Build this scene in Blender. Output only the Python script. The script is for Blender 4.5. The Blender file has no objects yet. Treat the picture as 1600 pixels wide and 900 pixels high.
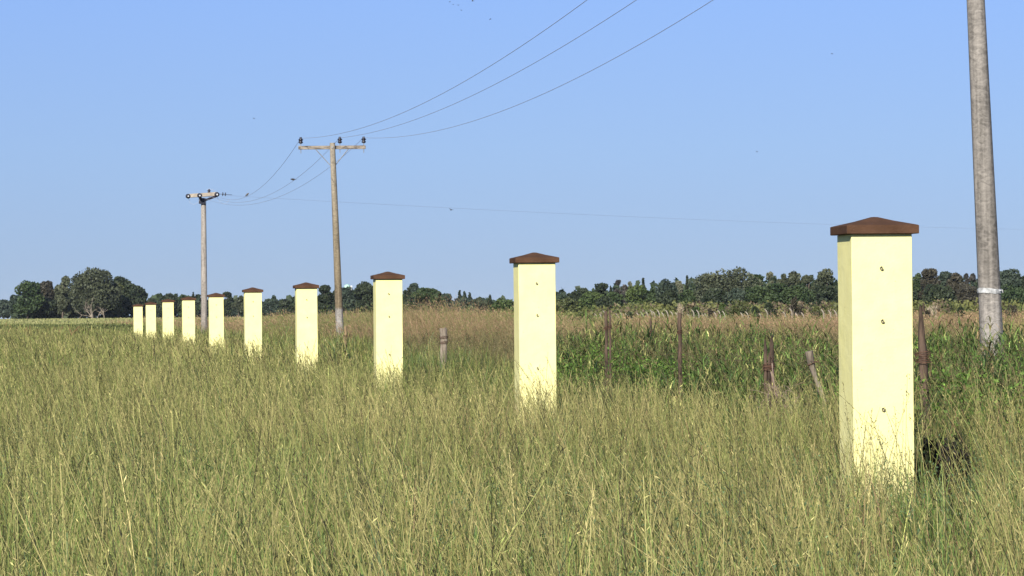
import bpy, math, random
import numpy as np
from mathutils import Vector, Matrix

# ---------------------------------------------------------------- camera, sky, sun, exposure
S = bpy.context.scene
COL = S.collection
F_PX = 5600.0                       # focal length in pixels of a 1600 px wide frame
EYE = 1.65
PITCH = math.atan(41.2/F_PX)
ROLL = -math.atan(.0087)
cam_d = bpy.data.cameras.new('camera')
cam = bpy.data.objects.new('camera', cam_d); COL.objects.link(cam)
cam_d.sensor_width = 36; cam_d.lens = F_PX*36/1600
cam_d.clip_start = .5; cam_d.clip_end = 30000
CAMR = Matrix.Rotation(math.pi/2+PITCH, 4, 'X') @ Matrix.Rotation(ROLL, 4, 'Z')
cam.matrix_world = Matrix.Translation((0, 0, EYE)) @ CAMR
S.camera = cam

SUN_EL = math.radians(27); SUN_AZ = math.radians(15)      # azimuth: behind the camera, a little left
SUNV = Vector((-math.sin(SUN_AZ)*math.cos(SUN_EL), -math.cos(SUN_AZ)*math.cos(SUN_EL), math.sin(SUN_EL)))
W = bpy.data.worlds.new('World'); S.world = W; W.use_nodes = True
nt = W.node_tree; nt.nodes.clear()
out = nt.nodes.new('ShaderNodeOutputWorld'); bg = nt.nodes.new('ShaderNodeBackground')
sky = nt.nodes.new('ShaderNodeTexSky'); sky.sky_type = 'NISHITA'; sky.sun_disc = False
sky.sun_elevation = SUN_EL; sky.sun_rotation = math.pi+SUN_AZ
sky.altitude = 0; sky.air_density = 1.0; sky.dust_density = 0.0; sky.ozone_density = 3.0
# clean dry air: the milky band of the model sky near the horizon is looked up a little higher
gm = nt.nodes.new('ShaderNodeTexCoord'); sx = nt.nodes.new('ShaderNodeSeparateXYZ'); nt.links.new(gm.outputs['Generated'], sx.inputs[0])
mz = nt.nodes.new('ShaderNodeMath'); mz.operation = 'MAXIMUM'; mz.inputs[1].default_value = 0; nt.links.new(sx.outputs['Z'], mz.inputs[0])
m2 = nt.nodes.new('ShaderNodeMath'); m2.operation = 'MULTIPLY_ADD'; m2.inputs[1].default_value = .75; m2.inputs[2].default_value = .25; nt.links.new(mz.outputs[0], m2.inputs[0])
cx = nt.nodes.new('ShaderNodeCombineXYZ'); nt.links.new(sx.outputs['X'], cx.inputs['X']); nt.links.new(sx.outputs['Y'], cx.inputs['Y']); nt.links.new(m2.outputs[0], cx.inputs['Z'])
nn = nt.nodes.new('ShaderNodeVectorMath'); nn.operation = 'NORMALIZE'; nt.links.new(cx.outputs[0], nn.inputs[0]); nt.links.new(nn.outputs[0], sky.inputs['Vector'])
tr_ = nt.nodes.new('ShaderNodeValToRGB'); nt.links.new(mz.outputs[0], tr_.inputs[0])
e0, e1 = tr_.color_ramp.elements; e0.position = 0; e0.color = (.97, .73, .60, 1); e1.position = .09; e1.color = (.91, .865, .965, 1)
e3 = tr_.color_ramp.elements.new(.045); e3.color = (.965, .84, .80, 1)
e2 = tr_.color_ramp.elements.new(.4); e2.color = (.9, .82, .9, 1)
mul = nt.nodes.new('ShaderNodeMix'); mul.data_type = 'RGBA'; mul.blend_type = 'MULTIPLY'; mul.inputs['Factor'].default_value = 1.0
nt.links.new(sky.outputs[0], mul.inputs['A']); nt.links.new(tr_.outputs[0], mul.inputs['B']); nt.links.new(mul.outputs['Result'], bg.inputs['Color'])
bg.inputs['Strength'].default_value = 0.115
nt.links.new(bg.outputs[0], out.inputs['Surface'])
sd = bpy.data.lights.new('sun', 'SUN'); sun = bpy.data.objects.new('sun', sd); COL.objects.link(sun)
sd.energy = 4.9; sd.angle = math.radians(.53); sd.color = (1.0, .95, .86)
sun.rotation_euler = SUNV.to_track_quat('Z', 'Y').to_euler(); sun.location = (0, 0, 40)
S.view_settings.view_transform = 'Standard'; S.view_settings.look = 'None'
S.view_settings.exposure = 0.60; S.view_settings.gamma = 1.0; S.view_settings.use_curve_mapping = False
S.render.engine = 'CYCLES'
S.cycles.max_bounces = 6; S.cycles.diffuse_bounces = 2; S.cycles.glossy_bounces = 1; S.cycles.transmission_bounces = 3

random.seed(7)
rng = np.random.default_rng(11)

# ---------------------------------------------------------------- helpers
def at(px, py, Y):
    d = CAMR.to_3x3() @ Vector(((px-800)/F_PX, (450-py)/F_PX, -1.0))
    return Vector((0, 0, EYE)) + d*(Y/d.y)

def ss(x, a, b):
    t = np.clip((x-a)/(b-a), 0, 1); return t*t*(3-2*t)

def terrain(x, y):                      # flat near by, rising very gently far away
    y = np.asarray(y, float)
    return 1.15*ss(y, 240, 760)

def fence_off(x, y):                    # signed distance to the right of the old post line
    return x-(8.33-.1384*y)

def row_off(x, y):
    return x-(6.23-.1384*y)

def link(o, parent=None):
    COL.objects.link(o)
    if parent: o.parent = parent
    return o

def tag(o, label=None, cat=None, group=None, kind=None):
    if label: o['label'] = label
    if cat: o['category'] = cat
    if group: o['group'] = group
    if kind: o['kind'] = kind
    return o

def empty(name, loc, rz=0, **kw):
    o = bpy.data.objects.new(name, None); o.empty_display_size = .3
    o.location = loc; o.rotation_euler = (0, 0, rz); link(o); return tag(o, **kw)

def copy_tree(o, parent=None):
    c = o.copy(); COL.objects.link(c); c.parent = parent
    for ch in list(o.children): copy_tree(ch, c)
    return c

class MB:
    def __init__(s): s.v = []; s.f = []; s.sm = []
    def add(s, vs, fs, smooth=False):
        n = len(s.v); s.v += [tuple(v) for v in vs]
        s.f += [tuple(i+n for i in f) for f in fs]; s.sm += [smooth]*len(fs)
    def box(s, c, d, rot=None):
        vs = [Vector((sx*d[0]/2, sy*d[1]/2, sz*d[2]/2)) for sz in (-1, 1) for sy in (-1, 1) for sx in (-1, 1)]
        if rot: vs = [rot @ v for v in vs]
        vs = [v+Vector(c) for v in vs]
        s.add(vs, [(0, 2, 3, 1), (4, 5, 7, 6), (0, 1, 5, 4), (2, 6, 7, 3), (0, 4, 6, 2), (1, 3, 7, 5)])
    def tube(s, pts, rad, n=8, caps=True, smooth=True, phase=0, wob=0):
        pts = [Vector(p) for p in pts]
        if not hasattr(rad, '__len__'): rad = [rad]*len(pts)
        vs = []; fs = []; u = None
        for i, p in enumerate(pts):
            d = (pts[min(i+1, len(pts)-1)]-pts[max(i-1, 0)]).normalized()
            if u is None: u = d.orthogonal().normalized()
            u = (u-d*u.dot(d)).normalized(); w = d.cross(u)
            for k in range(n):
                a = 2*math.pi*k/n+phase
                r = rad[i]*(1+random.uniform(-wob, wob))
                vs.append(p+(u*math.cos(a)+w*math.sin(a))*r)
        for i in range(len(pts)-1):
            for k in range(n):
                a, b = i*n+k, i*n+(k+1) % n
                fs.append((a, b, b+n, a+n))
        s.add(vs, fs, smooth)
        if caps:
            s.add(vs[:n], [tuple(range(n))[::-1]]); s.add(vs[-n:], [tuple(range(n))])
    def lathe(s, prof, M=None, n=14, smooth=True):
        vs = []; fs = []
        for r, z in prof:
            for k in range(n):
                a = 2*math.pi*k/n; v = Vector((r*math.cos(a), r*math.sin(a), z))
                vs.append(M @ v if M else v)
        for i in range(len(prof)-1):
            for k in range(n):
                a, b = i*n+k, i*n+(k+1) % n
                fs.append((a, b, b+n, a+n))
        s.add(vs, fs, smooth)
    def build(s, name, mat, parent=None, loc=None, bevel=0, **kw):
        me = bpy.data.meshes.new(name); me.from_pydata(s.v, [], s.f); me.update()
        me.polygons.foreach_set('use_smooth', s.sm)
        me.materials.append(mat)
        o = bpy.data.objects.new(name, me); link(o, parent)
        if loc is not None: o.location = loc
        if bevel:
            b = o.modifiers.new('bevel', 'BEVEL'); b.width = bevel; b.segments = 2; b.limit_method = 'ANGLE'; b.angle_limit = math.radians(30)
        return tag(o, **kw)

def np_mesh(name, V, Fq, colr, mat, smooth=False, **kw):
    """big quad mesh from arrays: V (n,3), Fq (m,4), colr (n,3)"""
    parent = kw.pop('parent', None)
    me = bpy.data.meshes.new(name); n = len(V); m = len(Fq)
    me.vertices.add(n); me.vertices.foreach_set('co', np.ascontiguousarray(V, np.float32).ravel())
    me.loops.add(m*4); me.loops.foreach_set('vertex_index', np.ascontiguousarray(Fq, np.int32).ravel())
    me.polygons.add(m); me.polygons.foreach_set('loop_start', np.arange(0, m*4, 4, dtype=np.int32))
    try: me.polygons.foreach_set('loop_total', np.full(m, 4, np.int32))
    except Exception: pass
    me.update(calc_edges=True)
    if smooth: me.polygons.foreach_set('use_smooth', np.ones(m, bool))
    a = me.attributes.new('tint', 'FLOAT_COLOR', 'POINT')
    c4 = np.ones((n, 4), np.float32); c4[:, :3] = np.clip(colr, 0, 1)
    a.data.foreach_set('color', c4.ravel())
    me.materials.append(mat)
    o = bpy.data.objects.new(name, me); link(o, parent)
    return tag(o, **kw)

# ---------------------------------------------------------------- materials
def newmat(name):
    m = bpy.data.materials.new(name); m.use_nodes = True; t = m.node_tree; t.nodes.clear()
    o = t.nodes.new('ShaderNodeOutputMaterial'); p = t.nodes.new('ShaderNodeBsdfPrincipled')
    t.links.new(p.outputs[0], o.inputs[0]); return m, t, p, o

def noise_mat(name, c1, c2, scale=5, rough=.8, bump=.0, bscale=40, stretch=(1, 1, 1), detail=4, metal=0, spec=.3, lo=.35, hi=.65, dist=.02):
    m, t, p, o = newmat(name)
    tc = t.nodes.new('ShaderNodeTexCoord'); mp = t.nodes.new('ShaderNodeMapping'); mp.inputs['Scale'].default_value = stretch
    t.links.new(tc.outputs['Object'], mp.inputs[0])
    n = t.nodes.new('ShaderNodeTexNoise'); n.inputs['Scale'].default_value = scale; n.inputs['Detail'].default_value = detail
    n.inputs['Roughness'].default_value = .65
    t.links.new(mp.outputs[0], n.inputs['Vector'])
    r = t.nodes.new('ShaderNodeValToRGB'); r.color_ramp.elements[0].position = lo; r.color_ramp.elements[1].position = hi
    r.color_ramp.elements[0].color = (*c1, 1); r.color_ramp.elements[1].color = (*c2, 1)
    t.links.new(n.outputs[0], r.inputs[0]); t.links.new(r.outputs[0], p.inputs['Base Color'])
    p.inputs['Roughness'].default_value = rough; p.inputs['Metallic'].default_value = metal
    p.inputs['Specular IOR Level'].default_value = spec
    if bump:
        b = t.nodes.new('ShaderNodeBump'); b.inputs['Strength'].default_value = bump; b.inputs['Distance'].default_value = dist
        n2 = t.nodes.new('ShaderNodeTexNoise'); n2.inputs['Scale'].default_value = bscale; n2.inputs['Detail'].default_value = 5
        t.links.new(mp.outputs[0], n2.inputs['Vector']); t.links.new(n2.outputs[0], b.inputs['Height'])
        t.links.new(b.outputs[0], p.inputs['Normal'])
    return m

def leaf_mat(name, trans=.3, rough=.55, spec=.35):
    m, t, p, o = newmat(name)
    a = t.nodes.new('ShaderNodeAttribute'); a.attribute_name = 'tint'
    t.links.new(a.outputs['Color'], p.inputs['Base Color'])
    p.inputs['Roughness'].default_value = rough; p.inputs['Specular IOR Level'].default_value = spec
    tr = t.nodes.new('ShaderNodeBsdfTranslucent'); t.links.new(a.outputs['Color'], tr.inputs[0])
    mx = t.nodes.new('ShaderNodeMixShader'); mx.inputs[0].default_value = trans
    t.links.new(p.outputs[0], mx.inputs[1]); t.links.new(tr.outputs[0], mx.inputs[2]); t.links.new(mx.outputs[0], o.inputs[0])
    return m

M = {}
M['grass'] = leaf_mat('grass_blades', .15, .62, .16)
M['leaf'] = leaf_mat('tree_leaves', .12, .6, .25)
M['bark'] = noise_mat('bark', (.06, .045, .035), (.16, .13, .1), 3, .9, .4, 8)
M['deadwood'] = noise_mat('dead_wood', (.15, .12, .09), (.3, .25, .19), 2, .85)
M['brown_cap'] = noise_mat('brown_cap', (.062, .032, .018), (.1, .052, .03), 7, .85, .35, 60, spec=.1, lo=.3, hi=.7)
M['post'] = noise_mat('weathered_post', (.022, .015, .01), (.12, .08, .055), 6, .9, .8, 14, (3, 3, .5))
M['greypost'] = noise_mat('grey_post', (.12, .095, .07), (.3, .245, .185), 6, .9, .8, 14, (3, 3, .5))
M['rust'] = noise_mat('rusty_iron', (.06, .03, .02), (.14, .07, .04), 30, .7, .3, 80)
M['hook'] = noise_mat('dull_zinc', (.1, .085, .06), (.2, .17, .12), 60, .6)
M['insul'] = noise_mat('dark_glazed_porcelain', (.012, .012, .02), (.03, .025, .03), 10, .25, spec=.6)
M['disc'] = noise_mat('glass_disc', (.02, .02, .03), (.06, .06, .07), 10, .25, spec=.6)
M['pale'] = noise_mat('pale_cap', (.5, .5, .48), (.65, .65, .62), 10, .5)
M['wire'] = noise_mat('dull_cable', (.3, .34, .4), (.38, .42, .5), 2, .6)
M['steel'] = noise_mat('galvanised_steel', (.18, .18, .18), (.3, .3, .3), 10, .6, metal=.3)
M['bird'] = noise_mat('dark_feathers', (.02, .02, .025), (.07, .065, .06), 20, .7)
M['bird2'] = noise_mat('brown_feathers', (.06, .05, .04), (.14, .12, .1), 20, .7)
M['concfence'] = noise_mat('pale_concrete_post', (.24, .2, .155), (.38, .33, .26), 4, .9)
M['tape'] = noise_mat('white_plastic_tape', (.25, .25, .24), (.58, .58, .56), 14, .4, .6, 60)
M['armwood'] = noise_mat('weathered_arm', (.09, .072, .055), (.3, .255, .2), 9, .9, .5, 20, (.6, 2, 2), lo=.4, hi=.6)
M['plume'] = leaf_mat('pale_plumes', .35, .7, .1)
M['tankgreen'] = noise_mat('pale_green_sheet', (.3, .5, .4), (.42, .62, .5), 2, .6)
M['tankwhite'] = noise_mat('white_sheet', (.65, .66, .66), (.8, .8, .8), 2, .6)

def stucco():
    m, t, p, o = newmat('cream_stucco')
    tc = t.nodes.new('ShaderNodeTexCoord')
    oi = t.nodes.new('ShaderNodeObjectInfo')
    ad = t.nodes.new('ShaderNodeVectorMath'); ad.operation = 'ADD'
    t.links.new(tc.outputs['Object'], ad.inputs[0]); t.links.new(oi.outputs['Location'], ad.inputs[1])
    n = t.nodes.new('ShaderNodeTexNoise'); n.inputs['Scale'].default_value = 5; n.inputs['Detail'].default_value = 6; n.inputs['Roughness'].default_value = .6
    t.links.new(ad.outputs[0], n.inputs['Vector'])
    r = t.nodes.new('ShaderNodeValToRGB')
    r.color_ramp.elements[0].position = .3; r.color_ramp.elements[0].color = (.77, .71, .30, 1)
    r.color_ramp.elements[1].position = .7; r.color_ramp.elements[1].color = (.82, .76, .35, 1)
    t.links.new(n.outputs[0], r.inputs[0])
    # splashed soil at the foot: ragged edge
    sp = t.nodes.new('ShaderNodeSeparateXYZ'); t.links.new(tc.outputs['Object'], sp.inputs[0])
    n3 = t.nodes.new('ShaderNodeTexNoise'); n3.inputs['Scale'].default_value = 7; n3.inputs['Detail'].default_value = 6
    t.links.new(ad.outputs[0], n3.inputs['Vector'])
    ma = t.nodes.new('ShaderNodeMath'); ma.operation = 'MULTIPLY_ADD'; ma.inputs[1].default_value = .9; ma.inputs[2].default_value = -.1
    t.links.new(n3.outputs[0], ma.inputs[0])
    su = t.nodes.new('ShaderNodeMath'); su.operation = 'SUBTRACT'; t.links.new(ma.outputs[0], su.inputs[0]); t.links.new(sp.outputs['Z'], su.inputs[1])
    cr = t.nodes.new('ShaderNodeMapRange'); cr.inputs['From Min'].default_value = -.05; cr.inputs['From Max'].default_value = .25
    cr.inputs['To Max'].default_value = .55
    t.links.new(su.outputs[0], cr.inputs['Value'])
    mx = t.nodes.new('ShaderNodeMix'); mx.data_type = 'RGBA'; mx.inputs['B'].default_value = (.42, .33, .2, 1)
    t.links.new(cr.outputs[0], mx.inputs['Factor']); t.links.new(r.outputs[0], mx.inputs['A']); t.links.new(mx.outputs['Result'], p.inputs['Base Color'])
    ns = t.nodes.new('ShaderNodeTexNoise'); ns.inputs['Scale'].default_value = 55; ns.inputs['Detail'].default_value = 2; t.links.new(ad.outputs[0], ns.inputs['Vector'])
    hz = t.nodes.new('ShaderNodeMapRange'); hz.inputs['From Min'].default_value = .35; hz.inputs['From Max'].default_value = 1.0; hz.inputs['To Min'].default_value = .10; hz.inputs['To Max'].default_value = -.06
    t.links.new(sp.outputs['Z'], hz.inputs['Value'])
    sm = t.nodes.new('ShaderNodeMath'); sm.operation = 'ADD'; t.links.new(ns.outputs[0], sm.inputs[0]); t.links.new(hz.outputs[0], sm.inputs[1])
    sr = t.nodes.new('ShaderNodeMapRange'); sr.inputs['From Min'].default_value = .66; sr.inputs['From Max'].default_value = .72; sr.inputs['To Max'].default_value = .7; t.links.new(sm.outputs[0], sr.inputs['Value'])
    mp3 = t.nodes.new('ShaderNodeMapping'); mp3.inputs['Scale'].default_value = (14, 14, .7); t.links.new(ad.outputs[0], mp3.inputs[0])
    n5 = t.nodes.new('ShaderNodeTexNoise'); n5.inputs['Scale'].default_value = 1.5; n5.inputs['Detail'].default_value = 5; t.links.new(mp3.outputs[0], n5.inputs['Vector'])
    s5 = t.nodes.new('ShaderNodeMapRange'); s5.inputs['From Min'].default_value = .55; s5.inputs['From Max'].default_value = .8; s5.inputs['To Max'].default_value = .35; t.links.new(n5.outputs[0], s5.inputs['Value'])
    mx5 = t.nodes.new('ShaderNodeMix'); mx5.data_type = 'RGBA'; mx5.inputs['B'].default_value = (.6, .55, .36, 1)
    t.links.new(s5.outputs[0], mx5.inputs['Factor']); t.links.new(mx.outputs['Result'], mx5.inputs['A'])
    mx6 = t.nodes.new('ShaderNodeMix'); mx6.data_type = 'RGBA'; mx6.inputs['B'].default_value = (.2, .15, .09, 1)
    t.links.new(sr.outputs[0], mx6.inputs['Factor']); t.links.new(mx5.outputs['Result'], mx6.inputs['A']); t.links.new(mx6.outputs['Result'], p.inputs['Base Color'])
    p.inputs['Roughness'].default_value = .9; p.inputs['Specular IOR Level'].default_value = .15
    n2 = t.nodes.new('ShaderNodeTexNoise'); n2.inputs['Scale'].default_value = 70; n2.inputs['Detail'].default_value = 5
    t.links.new(ad.outputs[0], n2.inputs['Vector'])
    n4 = t.nodes.new('ShaderNodeTexNoise'); n4.inputs['Scale'].default_value = 6; n4.inputs['Detail'].default_value = 3
    t.links.new(ad.outputs[0], n4.inputs['Vector'])
    b = t.nodes.new('ShaderNodeBump'); b.inputs['Strength'].default_value = .5; b.inputs['Distance'].default_value = .004; t.links.new(n2.outputs[0], b.inputs['Height'])
    b2 = t.nodes.new('ShaderNodeBump'); b2.inputs['Strength'].default_value = .4; b2.inputs['Distance'].default_value = .02; t.links.new(n4.outputs[0], b2.inputs['Height'])
    t.links.new(b2.outputs[0], b.inputs['Normal']); t.links.new(b.outputs[0], p.inputs['Normal'])
    return m
M['stucco'] = stucco()

def pole_mat(name, cols, ztop):
    """spun concrete / wood pole: wavy cross ripples, streaks, colour bands by real height"""
    m, t, p, o = newmat(name)
    tc = t.nodes.new('ShaderNodeTexCoord')
    sp = t.nodes.new('ShaderNodeSeparateXYZ'); t.links.new(tc.outputs['Object'], sp.inputs[0])
    dv = t.nodes.new('ShaderNodeMath'); dv.operation = 'DIVIDE'; dv.inputs[1].default_value = ztop; t.links.new(sp.outputs['Z'], dv.inputs[0])
    r = t.nodes.new('ShaderNodeValToRGB'); r.color_ramp.elements.remove(r.color_ramp.elements[1])
    for i, (pos, c) in enumerate(cols):
        e = r.color_ramp.elements[0] if i == 0 else r.color_ramp.elements.new(pos)
        e.position = pos; e.color = (*c, 1)
    t.links.new(dv.outputs[0], r.inputs[0])
    mp = t.nodes.new('ShaderNodeMapping'); mp.inputs['Scale'].default_value = (4, 4, 7); t.links.new(tc.outputs['Object'], mp.inputs[0])
    n = t.nodes.new('ShaderNodeTexNoise'); n.inputs['Scale'].default_value = 2.2; n.inputs['Detail'].default_value = 7; n.inputs['Roughness'].default_value = .7
    n.inputs['Distortion'].default_value = 1.2
    t.links.new(mp.outputs[0], n.inputs['Vector'])
    mp2 = t.nodes.new('ShaderNodeMapping'); mp2.inputs['Scale'].default_value = (9, 9, .5); t.links.new(tc.outputs['Object'], mp2.inputs[0])
    nv = t.nodes.new('ShaderNodeTexNoise'); nv.inputs['Scale'].default_value = 2; nv.inputs['Detail'].default_value = 5; t.links.new(mp2.outputs[0], nv.inputs['Vector'])
    av = t.nodes.new('ShaderNodeMix'); av.inputs['Factor'].default_value = .42
    t.links.new(n.outputs[0], av.inputs['A']); t.links.new(nv.outputs[0], av.inputs['B'])
    mr = t.nodes.new('ShaderNodeMapRange'); mr.inputs['From Min'].default_value = .38; mr.inputs['From Max'].default_value = .62
    mr.inputs['To Min'].default_value = .5; mr.inputs['To Max'].default_value = 1.4; t.links.new(av.outputs[0], mr.inputs['Value'])
    vm = t.nodes.new('ShaderNodeVectorMath'); vm.operation = 'SCALE'
    t.links.new(r.outputs[0], vm.inputs[0]); t.links.new(mr.outputs[0], vm.inputs['Scale']); t.links.new(vm.outputs[0], p.inputs['Base Color'])
    b = t.nodes.new('ShaderNodeBump'); b.inputs['Strength'].default_value = .6; b.inputs['Distance'].default_value = .012
    t.links.new(n.outputs[0], b.inputs['Height']); t.links.new(b.outputs[0], p.inputs['Normal'])
    p.inputs['Roughness'].default_value = .85; p.inputs['Specular IOR Level'].default_value = .25
    return m
M['poleA'] = pole_mat('ripple_concrete', [(0, (.26, .24, .215)), (.2, (.26, .235, .205)), (.24, (.19, .17, .145)), (1, (.27, .245, .215))], 9)
M['poleB'] = pole_mat('weathered_pole', [(0, (.25, .23, .205)), (.235, (.26, .24, .21)), (.245, (.17, .132, .08)), (.55, (.2, .163, .105)), (1, (.29, .25, .19))], 8)
M['poleC'] = pole_mat('grey_concrete', [(0, (.16, .12, .09)), (.2, (.25, .22, .185)), (.6, (.3, .265, .225)), (1, (.33, .295, .255))], 8)

def ground_mat():
    m, t, p, o = newmat('soil_and_meadow')
    tc = t.nodes.new('ShaderNodeTexCoord')
    n = t.nodes.new('ShaderNodeTexNoise'); n.inputs['Scale'].default_value = .05; n.inputs['Detail'].default_value = 10; n.inputs['Roughness'].default_value = .7
    t.links.new(tc.outputs['Object'], n.inputs['Vector'])
    r = t.nodes.new('ShaderNodeValToRGB'); r.color_ramp.elements[0].position = .35; r.color_ramp.elements[1].position = .65
    r.color_ramp.elements[0].color = (.11, .12, .045, 1); r.color_ramp.elements[1].color = (.2, .19, .08, 1)
    t.links.new(n.outputs[0], r.inputs[0])
    sp = t.nodes.new('ShaderNodeSeparateXYZ'); t.links.new(tc.outputs['Object'], sp.inputs[0])
    mr = t.nodes.new('ShaderNodeMapRange'); mr.inputs['From Min'].default_value = 180; mr.inputs['From Max'].default_value = 280
    t.links.new(sp.outputs['Y'], mr.inputs['Value'])
    mx = t.nodes.new('ShaderNodeMix'); mx.data_type = 'RGBA'; mx.inputs['A'].default_value = (.055, .045, .025, 1)
    t.links.new(mr.outputs[0], mx.inputs['Factor']); t.links.new(r.outputs[0], mx.inputs['B']); t.links.new(mx.outputs['Result'], p.inputs['Base Color'])
    p.inputs['Roughness'].default_value = 1; p.inputs['Specular IOR Level'].default_value = 0
    return m
M['ground'] = ground_mat()

# ---------------------------------------------------------------- ground sheet
ys = np.concatenate([np.linspace(-300, 240, 10), np.linspace(270, 780, 30), np.linspace(900, 14000, 30)])
xs = np.array([-9000, -4000, -1500, -500, -150, -50, 0, 50, 150, 500, 1500, 4000, 9000.])
XX, YY = np.meshgrid(xs, ys); ZZ = terrain(XX, YY)
V = np.stack([XX.ravel(), YY.ravel(), ZZ.ravel()], 1); nx = len(xs)
Fq = [(j*nx+i, j*nx+i+1, (j+1)*nx+i+1, (j+1)*nx+i) for j in range(len(ys)-1) for i in range(nx-1)]
np_mesh('ground', V, np.array(Fq), np.ones((len(V), 3))*.1, M['ground'], smooth=True, kind='structure')

# ---------------------------------------------------------------- grass
def vnoise(x, y, sc, seed=0):           # cheap smooth value noise, about -1..1
    r = np.random.default_rng(seed); tot = 0; amp = 0
    for k in range(6):
        a = r.uniform(0, 6.28); fq = sc*(1.7**k)*r.uniform(.8, 1.2); ph = r.uniform(0, 6.28, 2); am = 1/(1.35**k)
        u = x*math.cos(a)+y*math.sin(a); v = -x*math.sin(a)+y*math.cos(a)
        tot = tot+am*np.sin(u*fq+ph[0]+1.3*np.sin(v*fq*.7+ph[1])); amp += am
    return tot/amp*1.8

def wedge(y0, y1, dens, margin=3.0):
    """random points over the wedge the lens can see (plus a margin) between two distances"""
    hw = lambda y: .148*y+margin
    A = (hw(y0)+hw(y1))*(y1-y0); n = int(A*dens)
    y = rng.uniform(y0, y1, int(n*2.2)); x = rng.uniform(-1, 1, len(y))*hw(y1)
    k = np.abs(x) < hw(y); x, y = x[k][:n], y[k][:n]
    return x, y

def ribbons(x, y, z0, h, w, yaw, lx, ly, droop, cb, ct, seg=3, taper=.75):
    n = len(x); T = np.linspace(0, 1, seg+1)[None, :]
    px = x[:, None]+lx[:, None]*h[:, None]*(.35*T+.65*T**2)
    py = y[:, None]+ly[:, None]*h[:, None]*(.35*T+.65*T**2)
    pz = z0[:, None]+h[:, None]*(T-droop[:, None]*T**3)
    ww = .5*w[:, None]*(1-taper*T**1.6)
    dx, dy = np.cos(yaw)[:, None]*ww, np.sin(yaw)[:, None]*ww
    L = np.stack([px-dx, py-dy, pz], -1); R = np.stack([px+dx, py+dy, pz], -1)
    V = np.stack([L, R], 2).reshape(n*(seg+1)*2, 3)
    c = cb[:, None, :]*(1-T[..., None])+ct[:, None, :]*T[..., None]
    C = np.repeat(c[:, :, None, :], 2, 2).reshape(-1, 3)
    b = (np.arange(n)*(seg+1)*2)[:, None]+np.arange(seg)[None, :]*2
    Fq = np.stack([b, b+1, b+3, b+2], -1).reshape(-1, 4)
    P = (px, py, pz)
    return V, Fq, C, P

def quads(cx, cy, cz, sx, sz, c, tilt=1.0, lean=None):
    """small random quads (spikelets, leaves, leaf clumps)"""
    n = len(cx)
    if lean is None:
        a = rng.normal(size=(n, 3)); a[:, 2] *= tilt
    else:
        a = lean+rng.normal(size=(n, 3))*.35
    a /= np.linalg.norm(a, axis=1)[:, None]+1e-9
    b = np.cross(a, rng.normal(size=(n, 3))); b /= np.linalg.norm(b, axis=1)[:, None]+1e-9
    P = np.stack([cx, cy, cz], -1); A = a*(.5*sz)[:, None]; B = b*(.5*sx)[:, None]
    V = np.stack([P-A, P+B, P+A, P-B], 1).reshape(-1, 3)      # lozenge
    Fq = np.arange(n*4).reshape(n, 4); C = np.repeat(c, 4, 0)
    return V, Fq, C

def merge(parts):
    V = []; Fq = []; C = []; o = 0
    for v, f, c in parts:
        V.append(v); Fq.append(f+o); C.append(c); o += len(v)
    return np.concatenate(V), np.concatenate(Fq), np.concatenate(C)

def mixc(a, b, t): return a[None]*(1-t)[:, None]+b[None]*t[:, None]
GREEN = np.array([.07, .135, .026]); DEEP = np.array([.05, .085, .022]); OLIVE = np.array([.125, .155, .037])
TAN = np.array([.235, .205, .068]); STRAW = np.array([.42, .34, .15]); RED = np.array([.19, .105, .055]); BROWN = np.array([.245, .155, .085])
BLUEG = np.array([.095, .15, .065])

PILLAR_Y = [26+17.3*i for i in range(10)]
def keep_main(x, y):
    """where the olive field grass grows (left of the weeds)"""
    return fence_off(x, y) < .3+.8*vnoise(x, y, .5, 3)

def near_pillar_gap(x, y):
    """trampled hollow behind and right of the nearest pillar"""
    d = ((x-.1195*y)/.36)**2+((y-27.3)/2.0)**2
    return d < 1

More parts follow.
